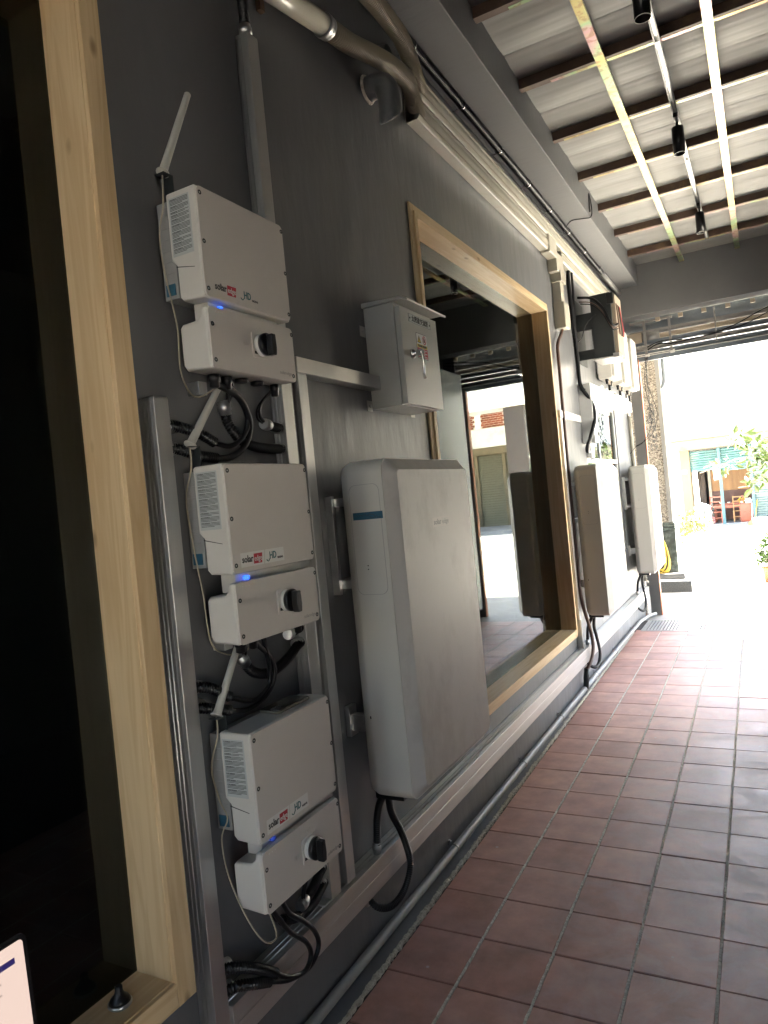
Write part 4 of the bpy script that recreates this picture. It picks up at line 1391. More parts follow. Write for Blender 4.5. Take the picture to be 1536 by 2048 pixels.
# long black conduit under the beam
t = thing("beam_conduit", "long black ribbed conduit clamped in the corner under the beam", "conduit", (0.08, 5.5, 3.86))
MB().corr([(0.080, 3.16, 3.862), (0.082, 4.5, 3.860), (0.080, 6.0, 3.862), (0.080, 7.0, 3.856), (0.080, 7.75, 3.855)], 0.0245, 0.013, 0.14, 12).build("ribbed_sleeve", BLACKP, t)
MB().tube([(0.080, 7.75, 3.855), (0.082, 8.74, 3.850)], 0.026, 12).build("end_pipe", PIPEG, t)
for y in (3.22, 3.86, 4.50, 5.12, 5.70, 6.30, 6.92, 7.60):
    m = MB()
    c = [(0.080 + 0.0262 * math.cos(a), y, 3.861 + 0.0262 * math.sin(a)) for a in [2 * PI * k / 16 for k in range(17)]]
    m.tube(c, 0.0035, 6)
    m.box(0.001, 0.058, y - 0.005, y + 0.005, 3.838, 3.842)
    m.build("conduit_clamp", CHROME, t)
t = thing("loose_wire", "thin black wire wrapped round the corner of the beam", "wire", (0.2, 6.2, 3.9))
MB().tube(curve([(0.082, 6.18, 3.84), (0.15, 6.15, 3.886), (0.25, 6.15, 3.878), (0.306, 6.19, 3.888), (0.315, 6.22, 3.96), (0.306, 6.24, 4.06), (0.306, 6.20, 4.09), (0.307, 6.18, 4.02), (0.308, 6.16, 3.92)], 0.02), 0.0048, 7).build("wire", BLACKR, t)

# ================================================================ LIGHT TRACK AND SPOTS
t = thing("light_track", "black lighting track under the ceiling battens", "track light", (1.09, 5.5, 4.03))
m = MB()
m.box(1.072, 1.080, 2.0, 8.05, 4.024, 4.050)
m.box(1.098, 1.106, 2.0, 8.05, 4.024, 4.050)
m.box(1.080, 1.098, 2.0, 8.05, 4.042, 4.050)
m.build("rail", BLACKP, t)
MB().box(1.082, 1.096, 2.0, 8.05, 4.0385, 4.0418).build("copper_strip", STEEL, t)
for y in (4.25, 5.95):
    MB().box(1.079, 1.099, y, y + 0.06, 4.021, 4.0265).build("track_joiner", STEEL, t)
def spot(y, label, ztop=3.965, ln=0.175):
    t = thing("spotlight", label, "spotlight", (1.09, y, ztop - ln), "black cylinder spotlights on the track")
    MB().box(1.074, 1.104, y - 0.09, y + 0.05, 3.998, 4.026).build("track_adapter", BLACKP, t, 0.003)
    MB().cyl((1.089, y, 3.998), (1.089, y, ztop - 0.002), 0.010, n=10).build("stem", BLACKP, t)
    m = MB().lathe([(0.036, ztop), (0.038, ztop - 0.002), (0.038, ztop - ln), (0.0355, ztop - ln), (0.034, ztop - ln + 0.03), (0.0, ztop - ln + 0.04)], (1.089, y, 0), (0, 0, 1), 28)
    m.build("lamp_can", BLACKP, t)
    MB().lathe([(0.0382, ztop - ln - 0.0005), (0.0382, ztop - ln - 0.002), (0.0355, ztop - ln - 0.002), (0.0355, ztop - ln - 0.0005)], (1.089, y, 0), (0, 0, 1), 28, cap=False).build("trim_ring", WHITEP, t)
    return t
spot(3.60, "nearest black cylinder spotlight, cut by the top edge of the picture")
spot(5.22, "middle black cylinder spotlight hanging from the track")
spot(7.02, "farthest black cylinder spotlight hanging from the track")

# ================================================================ FAR WALL UNITS
t = thing("equipment_cabinet", "dark grey steel cabinet on wall brackets with loose wires, high on the wall", "cabinet", (0.15, 6.45, 2.75))
MB().box(0.155, 0.330, 6.60, 6.98, 2.780, 3.345).build("steel_case", DARKST, t, 0.003)
MB().box(0.001, 0.155, 6.61, 6.64, 2.785, 2.87).build("wall_arm", DARKST, t)
MB().box(0.001, 0.155, 6.61, 6.64, 3.05, 3.20).build("wall_arm", DARKST, t)
MB().box(0.002, 0.010, 6.58, 6.96, 2.77, 3.35).build("back_plate", DARKST, t)
MB().box(0.30, 0.356, 6.585, 6.62, 3.24, 3.335).build("corner_hinge", BLACKP, t, 0.004)
MB().box(0.331, 0.362, 6.64, 6.95, 2.79, 3.33).build("terminal_board", TANST, t)
MB().box(0.14, 0.345, 6.59, 6.96, 2.766, 2.778).build("base_tray", STEEL, t)
MB().box(0.315, 0.365, 6.59, 6.80, 2.762, 2.80).build("drip_edge", STEEL, t)
for k in range(5):
    y = 6.68 + 0.045 * k
    m = MB()
    m.tube(curve([(0.364, y, 3.25), (0.372, y - 0.01, 3.15), (0.376, y + 0.01 * k, 3.02), (0.372, y + 0.03, 2.975), (0.366, y + 0.045, 3.03), (0.364, y + 0.03, 3.18)], 0.02), 0.0045, 6)
    m.build("loose_lead", (BROWNP, TANST, BLACKR, BROWNP, REDINK)[k], t)
for k, (za, zb) in enumerate(((3.34, 3.05), (3.30, 3.03), (3.28, 3.01))):
    MB().tube(curve([(0.06 + .01 * k, 6.55, za), (0.18, 6.56, za - 0.03), (0.26, 6.57, za - 0.12), (0.33, 6.58, zb), (0.368, 6.66, zb + 0.01)], 0.03), 0.0045 if k else 0.012, 7).build("loose_lead", BLACKR if k != 1 else BROWNP, t)
MB().tube(curve([(0.20, 6.59, 3.17), (0.11, 6.58, 3.10), (0.06, 6.57, 2.98), (0.015, 6.56, 2.95)], 0.02), 0.0045, 6).build("loose_lead", BLACKR, t)
t = thing("cable_bundle", "black cable bundle hanging down the wall past the dark cabinet", "cable", (0.03, 6.5, 2.6))
MB().tube(curve([(0.03, 6.42, 3.60), (0.02, 6.43, 3.45), (0.02, 6.46, 3.2), (0.022, 6.5, 2.8), (0.03, 6.48, 2.55), (0.10, 6.52, 2.40), (0.12, 6.52, 2.25), (0.08, 6.46, 2.08), (0.05, 6.44, 2.0), (0.04, 6.46, 1.955), (0.04, 6.52, 1.95)], 0.03), 0.017, 10).build("thick_cable", BLACKR, t)
MB().tube(curve([(0.04, 6.50, 3.58), (0.035, 6.51, 3.42), (0.02, 6.53, 3.1), (0.02, 6.53, 2.7), (0.03, 6.50, 2.5)], 0.04), 0.011, 8).build("thin_cable", BLACKR, t)

def far_unit(y0, label, wid=0.37):
    z0, z1 = 2.70, 3.29
    t = thing("wall_unit", label, "inverter", (0.02, y0 + wid / 2, z0), "far row of white wall units")
    MB().box(0.001, 0.022, y0 + 0.05, y0 + wid - 0.05, z0 + 0.06, z1 - 0.06).build("wall_bracket", STEEL, t)
    MB().prism(rrect(y0, y0 + wid, z0, z1, 0.02, 4), 'x', 0.0225, 0.155).build("case", CASE, t, 0.004)
    MB().prism(rrect(y0 + 0.004, y0 + wid - 0.004, z0 + 0.006, z1 - 0.006, 0.04, 5), 'x', 0.1555, 0.188).build("front_cover", BATTS, t, 0.008, 3)
    for k in range(3):
        MB().lathe([(0.018, 0), (0.018, -0.02), (0.014, -0.022), (0.014, -0.05)], (0.09, y0 + 0.08 + 0.10 * k, z0), (0, 0, 1), 12).build("cable_gland", (BLACKP, TANST, BLACKP)[k], t)
    MB().tube(curve([(0.09, y0 + 0.18, z0 - 0.05), (0.092, y0 + 0.18, z0 - 0.11), (0.08, y0 + 0.20, z0 - 0.15)], 0.02), 0.013, 8).build("down_cable", BLACKR, t)
    return t
far_unit(7.36, "nearest white unit of the far row, half behind the dark cabinet")
far_unit(7.96, "middle white unit of the far row above the white tray")
far_unit(8.56, "last white unit of the far row, next to the doorway", 0.36)
t = thing("cable_tray", "bright white painted metal tray framing the small far window", "trunking", (0, 7.6, 2.44))
MB().prism([(0.001, 2.445), (0.105, 2.445), (0.112, 2.45), (0.112, 2.560), (0.001, 2.560)], 'y', 6.62, 8.70).build("tray", WPLAST, t, 0.002)
MB().box(0.001, 0.110, 6.50, 6.618, 2.025, 2.560).build("drop_leg", WPLAST, t, 0.003)
for z in (2.51, 2.485):
    MB().cyl((0.06, 6.4985, z), (0.06, 6.503, z), 0.006, n=8).build("punched_hole", BLACKP, t)
m = MB()
rr = random.Random(4)
g = []
for i in range(20):
    y = 6.95 + 1.6 * i / 19
    g.append([(0.02 + 0.03 * k, y + rr.uniform(-.02, .02), 2.5635 + (0.018 + 0.02 * rr.random()) * math.sin(i * 1.3 + k) ** 2) for k in range(4)])
m.loft(g, cap=False, closed=False)
o = m.build("plastic_sheet", WPLAST)
tag(o, "crumpled white plastic sheet lying on the far white tray", "sheet")
t = thing("cable_socket", "small white cable socket under the foot of the white tray", "socket", (0.03, 6.58, 1.93))
MB().box(0.001, 0.05, 6.60, 6.72, 1.90, 2.01).build("socket_box", WPLAST, t, 0.006)
MB().tube(curve([(0.03, 6.62, 1.90), (0.045, 6.60, 1.87), (0.05, 6.66, 1.86), (0.03, 6.69, 1.90)], 0.02), 0.006, 8).build("hook", STEEL, t)

# ================================================================ DOORWAY: roller shutter, rails
t = thing("roller_shutter", "rolled up grey shutter hanging over the bright doorway", "shutter", (1.0, 9.14, 3.1))
# curtain rolled on its drum plus the lowest slats hanging out
MB().cyl((0.0, 9.42, 3.52), (XR, 9.42, 3.52), 0.19, n=36).build("drum", SHUTG, t)
for k in range(5):
    z = 3.135 + 0.062 * k
    m = MB()
    pts = [(9.120 + 0.010 * math.sin(PI * u / 6), z + 0.058 * u / 6) for u in range(7)]
    pts += [(9.128 + 0.010 * math.sin(PI * u / 6), z + 0.058 * u / 6) for u in reversed(range(7))]
    m.prism(pts, 'y', 0, 1) if False else m.loft([[(x, a, b) for a, b in pts] for x in (0.10, 2.02)])
    m.build("slat", (SHUTG, RAILG, SHUTG, TANST, RAILG)[k], t)
MB().box(0.10, 2.02, 9.105, 9.150, 3.075, 3.133).build("bottom_bar", SHUTG, t, 0.003)
MB().box(0.10, 2.02, 9.085, 9.1045, 3.128, 3.134).build("lit_lip", WHITEP, t)  # white colour stands for light caught on the angle's edge
t = thing("shutter_hanger", "bolted steel hanger frame over the left end of the doorway", "bracket", (0.4, 9.07, 3.1))
for x in (0.27, 0.55):
    MB().box(x, x + 0.028, 9.048, 9.060, 3.14, 3.545).build("strap", RAILG, t)
    MB().box(x, x + 0.045, 9.050, 9.078, 3.115, 3.139).build("foot", WHITEP, t)
MB().box(0.12, 0.60, 9.062, 9.075, 3.52, 3.545).build("cross_bar", RAILG, t)
MB().box(0.08, 0.60, 9.060, 9.072, 3.142, 3.150).build("thin_bar", WHITEP, t)
t = thing("hanger_rod", "thin steel rod from the end beam to the shutter lip", "rod", (1.05, 9.06, 3.3))
MB().cyl((1.05, 9.06, 3.16), (1.05, 9.06, 3.55), 0.008, n=8).build("rod", RAILG, t)
m = MB()
for k in range(7):
    m.box(0.42 + 0.25 * k, 0.47 + 0.25 * k, 9.03, 9.06, 3.50, 3.549)
o = m.build("spacer_blocks", TANST)
bpy.data.objects.remove(o)
for k in range(7):
    o = MB().box(0.42 + 0.25 * k, 0.47 + 0.25 * k, 9.022, 9.06, 3.505, 3.549).build("spacer_block", TANST)
    tag(o, "small tan spacer block under the end beam, %s from the left" % ("first", "second", "third", "fourth", "fifth", "sixth", "seventh")[k], "block", "spacer blocks under the end beam")
t = thing("shutter_box", "dusty steel shutter motor box in the top left corner of the doorway", "motor box", (0.05, 9.1, 3.3))
MB().box(0.02, 0.24, 9.10, 9.22, 3.30, 3.42).build("motor_case", TANST, t, 0.004)
MB().box(-0.02, 0.09, 9.06, 9.20, 3.22, 3.30).build("bearing_plate", RAILG, t, 0.003)
MB().cyl((0.24, 9.16, 3.36), (0.44, 9.16, 3.36), 0.06, n=16).build("gear_drum", RAILG, t)
for k in range(3):
    y = 8.98 - 0.03 * k
    o = None
t = thing("power_cable", "black power cables strung along the rolled shutter", "cable", (0.8, 9.05, 3.2))
MB().tube(curve([(0.30, 9.055, 3.19), (0.42, 9.05, 3.24), (0.60, 9.05, 3.22), (0.95, 9.05, 3.24), (1.25, 9.05, 3.30), (1.60, 9.05, 3.43), (2.1, 9.05, 3.50)], 0.03), 0.008, 7).build("cable", BLACKR, t)
MB().tube(curve([(0.28, 9.055, 3.22), (0.48, 9.05, 3.27), (0.80, 9.05, 3.23), (1.30, 9.05, 3.275), (1.65, 9.05, 3.39), (2.1, 9.05, 3.46)], 0.03), 0.006, 7).build("cable", BLACKR, t)

def guide(x0, x1, label, flip):
    t = thing("shutter_rail", label, "shutter rail", ((x0 + x1) / 2, 9.15, -0.03), "shutter guide rails")
    w = x1 - x0
    MB().box(x0, x1, 9.100, 9.112, -0.004, 3.12).build("front_flange", RAILG, t)
    MB().box(x0, x1, 9.150, 9.162, -0.004, 3.12).build("back_flange", RAILG, t)
    a = x0 if flip else x1 - 0.012
    b = x1 - 0.0 if flip else x0
    if flip:
        MB().box(x1 - 0.012, x1, 9.112, 9.150, -0.004, 3.12).build("web", RAILG, t)
        MB().box(x0 - 0.008, x0, 9.098, 9.164, -0.004, 3.10).build("orange_edge", ORANGE, t)
    else:
        MB().box(x0, x0 + 0.012, 9.112, 9.150, -0.004, 3.12).build("web", RAILG, t)
        MB().box(x1, x1 + 0.008, 9.098, 9.164, -0.004, 3.10).build("orange_edge", ORANGE, t)
    return t
guide(0.060, 0.176, "grey shutter rail with an orange edge at the left side of the doorway", False)
guide(1.880, 1.985, "grey shutter rail at the right side of the doorway, seen only in the window's reflection", True)
pier = MB().box(-0.25, 0.010, 9.065, 9.22, -0.02, 3.9).build("pebble_pier", PEBBLE)
tag(pier, "narrow pebble dash strip between the charcoal wall and the shutter rail", "pier")
MB_ = None
rp = MB().box(1.990, XR + 0.2, 9.068, 9.20, -0.02, 3.9).build("door_pier", WALL)
tag(rp, "grey pier on the right of the doorway, seen only in the window's reflection", "pier")
t = thing("beige_drain_pipe", "beige drain pipe in the gap beside the pebble strip", "pipe", (0.03, 9.03, 0))
MB().tube(curve([(0.030, 9.00, 2.43), (0.032, 9.02, 1.9), (0.034, 9.02, 1.2), (0.034, 9.02, 0.40)], 0.2), 0.022, 12).build("pipe", BEIGEP, t)
# hanging chain and wires at the doorway's left side
t = thing("pull_chain", "steel pull chain bunched at its lower end beside the doorway", "chain", (0.26, 9.08, 2.2))
def link(mb_, c, ax, r=0.011):
    c = Vector(c)
    u = Vector((1, 0, 0)) if ax else Vector((0, 1, 0))
    pts = [c + u * (r * 0.6 * math.cos(2 * PI * k / 10)) + Vector((0, 0, r * 1.25 * math.sin(2 * PI * k / 10))) for k in range(11)]
    mb_.tube(pts, 0.003, 5, cap=False)
m = MB()
z = 3.11
k = 0
while z > 2.30:
    link(m, (0.262, 9.08, z), k % 2)
    z -= 0.021
    k += 1
rr = random.Random(8)
for k in range(80):
    zz = 2.55 - 0.55 * rr.random()
    link(m, (0.262 + rr.uniform(-0.035, 0.045), 9.08 + rr.uniform(-0.02, 0.02), zz), rr.randrange(2))
o = m.build("chain_links", DARKST, t)
tag(o, kind='stuff')
t = thing("loose_wire", "pair of thin black wires dangling in front of the pebble pillar", "wire", (0.2, 9.0, 2.4))
MB().tube(curve([(0.29, 9.06, 3.15), (0.24, 9.05, 2.9), (0.245, 9.04, 2.65), (0.285, 9.03, 2.42), (0.25, 9.02, 2.24), (0.16, 9.0, 2.10), (0.07, 8.98, 2.05), (0.02, 8.9, 1.98)], 0.03), 0.0042, 6).build("wire", BLACKR, t)
MB().tube(curve([(0.30, 9.06, 3.15), (0.255, 9.05, 2.85), (0.31, 9.04, 2.60), (0.345, 9.03, 2.42), (0.29, 9.02, 2.22), (0.19, 9.0, 2.12), (0.07, 8.98, 2.06)], 0.03), 0.0042, 6).build("wire", BLACKR, t)

# ---- drain grate in the floor
t = thing("drain_grate", "galvanised ribbed drain grate in the floor by the doorway", "grate", (0.39, 8.42, 0))
m = MB()
gx0, gx1, gy0, gy1 = 0.075, 0.700, 8.115, 8.715
m.box(gx0, gx1, gy0, gy0 + 0.02, -0.012, 0.006)
m.box(gx0, gx1, gy1 - 0.02, gy1, -0.012, 0.006)
m.box(gx0, gx0 + 0.02, gy0 + 0.02, gy1 - 0.02, -0.012, 0.006)
m.box(gx1 - 0.02, gx1, gy0 + 0.02, gy1 - 0.02, -0.012, 0.006)
m.build("frame", STEEL, t)
nb = 17
for k in range(nb):
    x = gx0 + 0.024 + (gx1 - gx0 - 0.048) * k / nb
    MB().box(x, x + 0.022, gy0 + 0.02, gy1 - 0.02, -0.010, 0.004).build("bar", STEEL, t)
MB().box(gx0 + 0.02, gx1 - 0.02, gy0 + 0.02, gy1 - 0.02, -0.024, -0.014).build("pan", GROUTD, t)

# ================================================================ LEFT CORNER: laptop on a folding table, sill stopper
t = thing("folding_table", "small folding table under the laptop, cut off by the corner of the picture", "table", (0.30, 0.30, 0))
MB().box(0.075, 0.56, -0.20, 0.725, 0.735, 0.755).build("tabletop", BATTS, t, 0.004)
for a, b in ((0.11, -0.15), (0.52, -0.15), (0.11, 0.66), (0.52, 0.66)):
    MB().cyl((a, b, 0.002), (a, b, 0.734), 0.012, n=10).build("leg", STEEL, t)
t = thing("laptop", "open laptop with a pale lit screen in the lower left corner", "laptop", (0.33, 0.58, 0.756))
MB().prism(rrect(0.262, 0.49, 0.425, 0.738, 0.012), 'z', 0.7562, 0.768).build("base", STEEL, t, 0.002)
kb = MB().box(0.285, 0.385, 0.445, 0.718, 0.768, 0.7688).build("keyboard", BLACKP, t)
sc_ = MB()
tilt = -0.05
def lp(x, y, z):
    return (0.252 + x + tilt * (z - 0.77), y, z)
m = MB()
pl = rrect(0.425, 0.738, 0.770, 0.985, 0.012)
m.loft([[lp(0.0, a, b) for a, b in pl], [lp(0.006, a, b) for a, b in pl]])
lid = m.build("lid", BLACKP, t)
m = MB()
pl = rrect(0.433, 0.7305, 0.782, 0.9775, 0.007)
m.loft([[lp(0.0062, a, b) for a, b in pl], [lp(0.0068, a, b) for a, b in pl]])
disp = m.build("display", SCREEN, lid)
m = MB()
m.loft([[lp(0.0069, a, b) for a, b in ((0.50, 0.955), (0.713, 0.955), (0.713, 0.945), (0.50, 0.945))], [lp(0.0071, a, b) for a, b in ((0.50, 0.955), (0.713, 0.955), (0.713, 0.945), (0.50, 0.945))]])
m.build("page_banner", SCREENB, disp)
m = MB()
rr = random.Random(2)
for k in range(7):
    z = 0.927 - 0.017 * k
    a = 0.56
    b = 0.60 + 0.09 * rr.random()
    m.loft([[lp(0.0069, p, q) for p, q in ((a, z), (b, z), (b, z - 0.0012), (a, z - 0.0012))], [lp(0.0071, p, q) for p, q in ((a, z), (b, z), (b, z - 0.0012), (a, z - 0.0012))]])
m.build("page_lines", INK, disp)
t = thing("door_stopper", "black rubber stopper lying on the left window's timber sill", "stopper", (0.0, 1.11, 0.533))
MB().lathe([(0.026, 0.0), (0.028, 0.003), (0.028, 0.007), (0.026, 0.009)], (-0.022, 1.12, 0.5325), (0, 0, 1), 24).build("rim", STEEL, t)
MB().lathe([(0.0255, 0.009), (0.022, 0.016), (0.012, 0.026), (0.009, 0.034), (0.009, 0.044), (0.007, 0.046)], (-0.022, 1.12, 0.5325), (0, 0, 1), 20).build("rubber_cone", BLACKR, t)

# ================================================================ OUTSIDE
# neighbour's pillar on stone steps
t = thing("pebble_pillar", "tall pebble dash pillar on a black granite base beyond the doorway", "pillar", (-0.1, 11.6, 0.22))
MB().box(-0.60, 0.100, 11.412, 11.95, 0.98, 4.6).build("pebble_panel", PEBBLE, t)
MB().box(0.085, 0.142, 11.400, 11.96, 0.98, 4.6).build("edge_trim", RAILG, t, 0.004)
MB().box(0.143, 0.150, 11.42, 11.94, 0.98, 4.6).build("sunlit_side", WHITEW, t)  # white colour stands for sunlight on the pillar's side
MB().box(-0.62, 0.160, 11.400, 11.96, 0.222, 0.86).build("granite_base", GRANITE, t, 0.004)
MB().box(-0.62, 0.175, 11.385, 11.97, 0.861, 0.90).build("granite_moulding", GRANITE, t, 0.012, 3)
MB().box(-0.62, 0.168, 11.390, 11.97, 0.902, 0.975).build("granite_moulding", GRANITE, t, 0.018, 3)
t = thing("stone_steps", "two low grey granite steps under the pebble pillar", "steps", (-0.2, 11.5, 0))
MB().box(-1.6, 0.360, 11.00, 11.86, -0.03, 0.137).build("lower_step", GRANITEG, t, 0.004)
MB().box(-1.6, 0.255, 11.25, 11.90, 0.138, 0.220).build("upper_step", GRANITEG, t, 0.004)
nb = MB().box(-7.0, -0.65, 11.6, 16.0, -0.03, 5.5).build("neighbour_house", WHITEW)
tag(nb, "white plastered neighbour house behind the pebble pillar", "house")
t = thing("rain_pipe", "grey blue rain pipe elbow at the top of the pebble pillar", "pipe", (0.2, 11.6, 3.1))
MB().tube(curve([(0.20, 11.45, 3.8), (0.20, 11.45, 3.3), (0.20, 11.45, 3.12), (0.175, 11.45, 3.03), (0.12, 11.45, 3.0)], 0.04), 0.035, 12).build("pipe", SHUTG, t)
t = thing("hose_coil", "yellow garden hose coiled against the granite pillar base", "hose", (0.0, 11.3, 0.3))
for k, (cx, rx, z0, z1, dy) in enumerate(((0.02, 0.10, 0.25, 0.74, 0.0), (0.0, 0.13, 0.22, 0.70, 0.02), (-0.02, 0.10, 0.27, 0.76, -0.02), (-0.01, 0.15, 0.20, 0.66, 0.03))):
    zc, rz = (z0 + z1) / 2, (z1 - z0) / 2
    pts = [(cx - 0.06 + rx * (math.cos(a)) * (0.55 + 0.45 * (1 - (math.sin(a) + 1) / 2)), 11.34 + dy * 0.5, zc + rz * math.sin(a)) for a in [2 * PI * i / 28 for i in range(29)]]
    MB().tube(pts, 0.0125, 8, cap=False).build("hose_loop", YHOSE, t)

# plants ------------------------------------------------------------
def leaf_cloud(mb_, n, centre, rad, size, rnd, droop=0.3, inner=0.35):
    c = Vector(centre)
    for _ in range(n):
        while True:
            d = Vector((rnd.uniform(-1, 1), rnd.uniform(-1, 1), rnd.uniform(-1, 1)))
            if inner < d.length < 1:
                break
        p = c + Vector((d.x * rad[0], d.y * rad[1], d.z * rad[2]))
        u = (d + Vector((rnd.uniform(-1, 1), rnd.uniform(-1, 1), rnd.uniform(-1, 0.6)))).normalized()
        w = u.orthogonal().normalized()
        w = (w * math.cos(rnd.uniform(0, PI)) + u.cross(w) * math.sin(rnd.uniform(0, PI)))
        w = (w - u * w.dot(u)).normalized()
        nn = u.cross(w)
        s = size * rnd.uniform(0.6, 1.3)
        q = [p, p + u * s * 0.35 + w * s * 0.22 + nn * s * 0.05, p + u * s * 0.75 + w * s * 0.16, p + u * s - nn * s * droop * 0.3, p + u * s * 0.75 - w * s * 0.16, p + u * s * 0.35 - w * s * 0.22 + nn * s * 0.05]
        mb_.add(q, [(0, 1, 2, 3), (0, 3, 4, 5)])
def plant(name, label, cat, base, pot, potm, stems, clouds, lm, n, size, seed):
    rnd = random.Random(seed)
    t = thing(name, label, cat, base)
    bx, by, bz = base
    if pot:
        r, h = pot
        MB().lathe([(r * 0.72, 0), (r * 0.95, h * 0.8), (r * 1.06, h * 0.8), (r * 1.08, h), (r * 0.95, h), (r * 0.9, h * 0.86), (0, h * 0.86)], base, (0, 0, 1), 24).build("pot", potm, t)
    m = MB()
    for s in stems:
        c = curve([(bx + p[0], by + p[1], bz + p[2]) for p in s], 0.05)
        m.tube(c, 0.012, 7, True, [0.014 * (1 - 0.6 * i / len(c)) for i in range(len(c))])
    m.build("stem", BARK, t)
    m = MB()
    tot = sum(c[1][0] * c[1][1] * c[1][2] for c in clouds)
    for c, rad in clouds:
        leaf_cloud(m, int(n * rad[0] * rad[1] * rad[2] / tot) + 8, (bx + c[0], by + c[1], bz + c[2]), rad, size, rnd)
    m.build("foliage", lm, t)
    return t
plant("potted_shrub", "yellow green shrub in a white pot beside the pebble pillar", "plant", (0.04, 14.3, -0.03), (0.06, 0.21), WPLAST,
      [[(0, 0, 0.15), (-0.02, 0, 0.45), (-0.08, 0, 0.75)], [(0, 0, 0.15), (0.05, 0, 0.5), (0.2, 0, 0.78)]],
      [((-0.05, 0, 0.78), (0.15, 0.2, 0.2)), ((0.12, 0, 0.82), (0.17, 0.2, 0.18)), ((0.28, 0, 0.76), (0.14, 0.18, 0.14)), ((-0.08, 0, 0.58), (0.08, 0.1, 0.14))], LEAFY, 520, 0.075, 1)
plant("potted_bush", "green leafy bush in a terracotta pot at the right edge", "plant", (1.36, 11.85, -0.03), (0.11, 0.23), TERRA,
      [[(0, 0, 0.18), (0.02, 0, 0.45), (0, 0, 0.6)], [(0, 0, 0.18), (-0.06, 0, 0.4), (-0.14, 0, 0.46)], [(0, 0, 0.18), (0.1, 0, 0.4), (0.2, 0, 0.5)]],
      [((0.02, 0, 0.46), (0.14, 0.15, 0.16)), ((-0.12, 0, 0.38), (0.11, 0.1, 0.09)), ((0.17, 0, 0.42), (0.14, 0.12, 0.14)), ((0.05, 0, 0.62), (0.09, 0.1, 0.09))], LEAFD, 520, 0.075, 2)
plant("young_tree", "broad leaved young tree reaching in from the right edge", "tree", (2.05, 13.2, -0.03), None, None,
      [[(0, 0, 0), (0.02, 0, 0.8), (-0.1, 0, 1.5), (-0.3, 0, 2.0)], [(-0.1, 0, 1.4), (-0.5, 0, 1.75), (-0.95, 0, 1.88), (-1.35, 0, 1.78), (-1.62, 0, 1.70)], [(-0.5, 0, 1.75), (-0.9, 0, 2.05), (-1.15, 0, 2.25)], [(-0.4, 0, 1.7), (-0.8, 0, 1.45), (-1.05, 0, 1.40)]],
      [((-0.42, 0, 2.02), (0.32, 0.3, 0.22)), ((-0.78, 0, 1.95), (0.22, 0.25, 0.16)), ((-1.22, 0, 1.80), (0.24, 0.2, 0.08)), ((-0.98, 0, 2.22), (0.16, 0.2, 0.12)), ((-0.65, 0, 1.62), (0.24, 0.25, 0.18)), ((-0.84, 0, 1.44), (0.10, 0.12, 0.12)), ((-0.10, 0, 2.2), (0.30, 0.3, 0.30))], LEAF, 400, 0.15, 3)
# dead twigs at the right edge
t = thing("bare_twigs", "pale bare twigs in front of the green shutter at the right edge", "branches", (1.6, 13.0, 0.9))
m = MB()
rr = random.Random(12)
for k in range(16):
    a = Vector((1.75 + rr.uniform(-0.1, 0.2), 12.9 + rr.uniform(-0.2, 0.2), 1.05 + rr.uniform(-0.1, 0.2)))
    b = a + Vector((rr.uniform(-0.55, -0.1), rr.uniform(-0.1, 0.1), rr.uniform(0.1, 0.65)))
    m.tube([a, (a + b) / 2 + Vector((rr.uniform(-.05, .05), 0, rr.uniform(-.03, .05))), b], 0.006, 5)
m.tube([(1.80, 12.9, -0.03), (1.78, 12.9, 0.6), (1.74, 12.92, 1.15)], 0.012, 6)
m.build("twig", BARK, t)

# leaves outside the rear entrance, added unseen to throw green light along the passage
rr = random.Random(77)
m = MB()
for k in range(9):
    leaf_cloud(m, 260, (-3.2 + 1.0 * k, -11.5 + rr.uniform(-.3, .3), 1.3), (0.9, 0.7, 1.5), 0.22, rr)
tag(m.build("green_fill_leaves", LEAF), "unseen leaf mass added behind the rear entrance for green light", kind='stuff')
# shop across the street ----------------------------------------------
YS = 24.7
t = thing("shop_house", "old shop house with turquoise shutters across the street", "house", (0, YS, 0))
MB().box(-4.0, -0.98, YS, YS + 5, -0.03, 2.434).build("side_wall", WHITEW, t)
MB().box(-0.979, -0.70, YS - 0.02, YS + 0.5, -0.03, 2.434).build("door_pillar", YPLAS, t)
MB().box(-4.2, 4.4, YS - 1.30, YS + 0.30, 2.435, 2.72).build("ledge", LEDGE, t, 0.02)
MB().box(-4.2, 4.4, YS - 1.45, YS + 0.30, 2.721, 2.86).build("ledge_top", LEDGE, t, 0.015)
MB().box(-4.2, 4.4, YS + 0.31, YS + 5, 2.461, 6.4).build("upper_wall", WHITEW, t)
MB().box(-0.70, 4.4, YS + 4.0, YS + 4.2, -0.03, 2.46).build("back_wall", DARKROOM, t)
MB().box(4.2, 4.4, YS, YS + 4.0, -0.03, 2.434).build("side_wall", WHITEW, t)
MB().box(-0.68, 4.2, YS + 0.5, YS + 4.0, -0.028, 0.010).build("shop_floor", THRESH, t)
def shutter(x0, x1, z0, z1, m_, y, pitch=0.075):
    n = int((z1 - z0) / pitch)
    base = MB()
    for k in range(n):
        z = z0 + pitch * k
        o = MB().loft([[(x, y + 0.018 * (1 - math.sin(PI * u / 5)), z + pitch * 0.97 * u / 5) for u in range(6)] + [(x, y + 0.03, z + pitch * 0.97), (x, y + 0.03, z)] for x in (x0, x1)])
        o.build("shutter_slat", m_, t)
shutter(-0.695, 0.11, 1.80, 2.43, TURQ, YS + 0.10)
shutter(0.205, 0.98, 1.74, 2.43, TURQ, YS + 0.10)
shutter(1.08, 2.6, 0.02, 2.43, GREENSH, YS + 0.10)
MB().box(-0.695, 0.11, YS + 0.09, YS + 0.14, 1.755, 1.799).build("shutter_bar", TURQP, t)
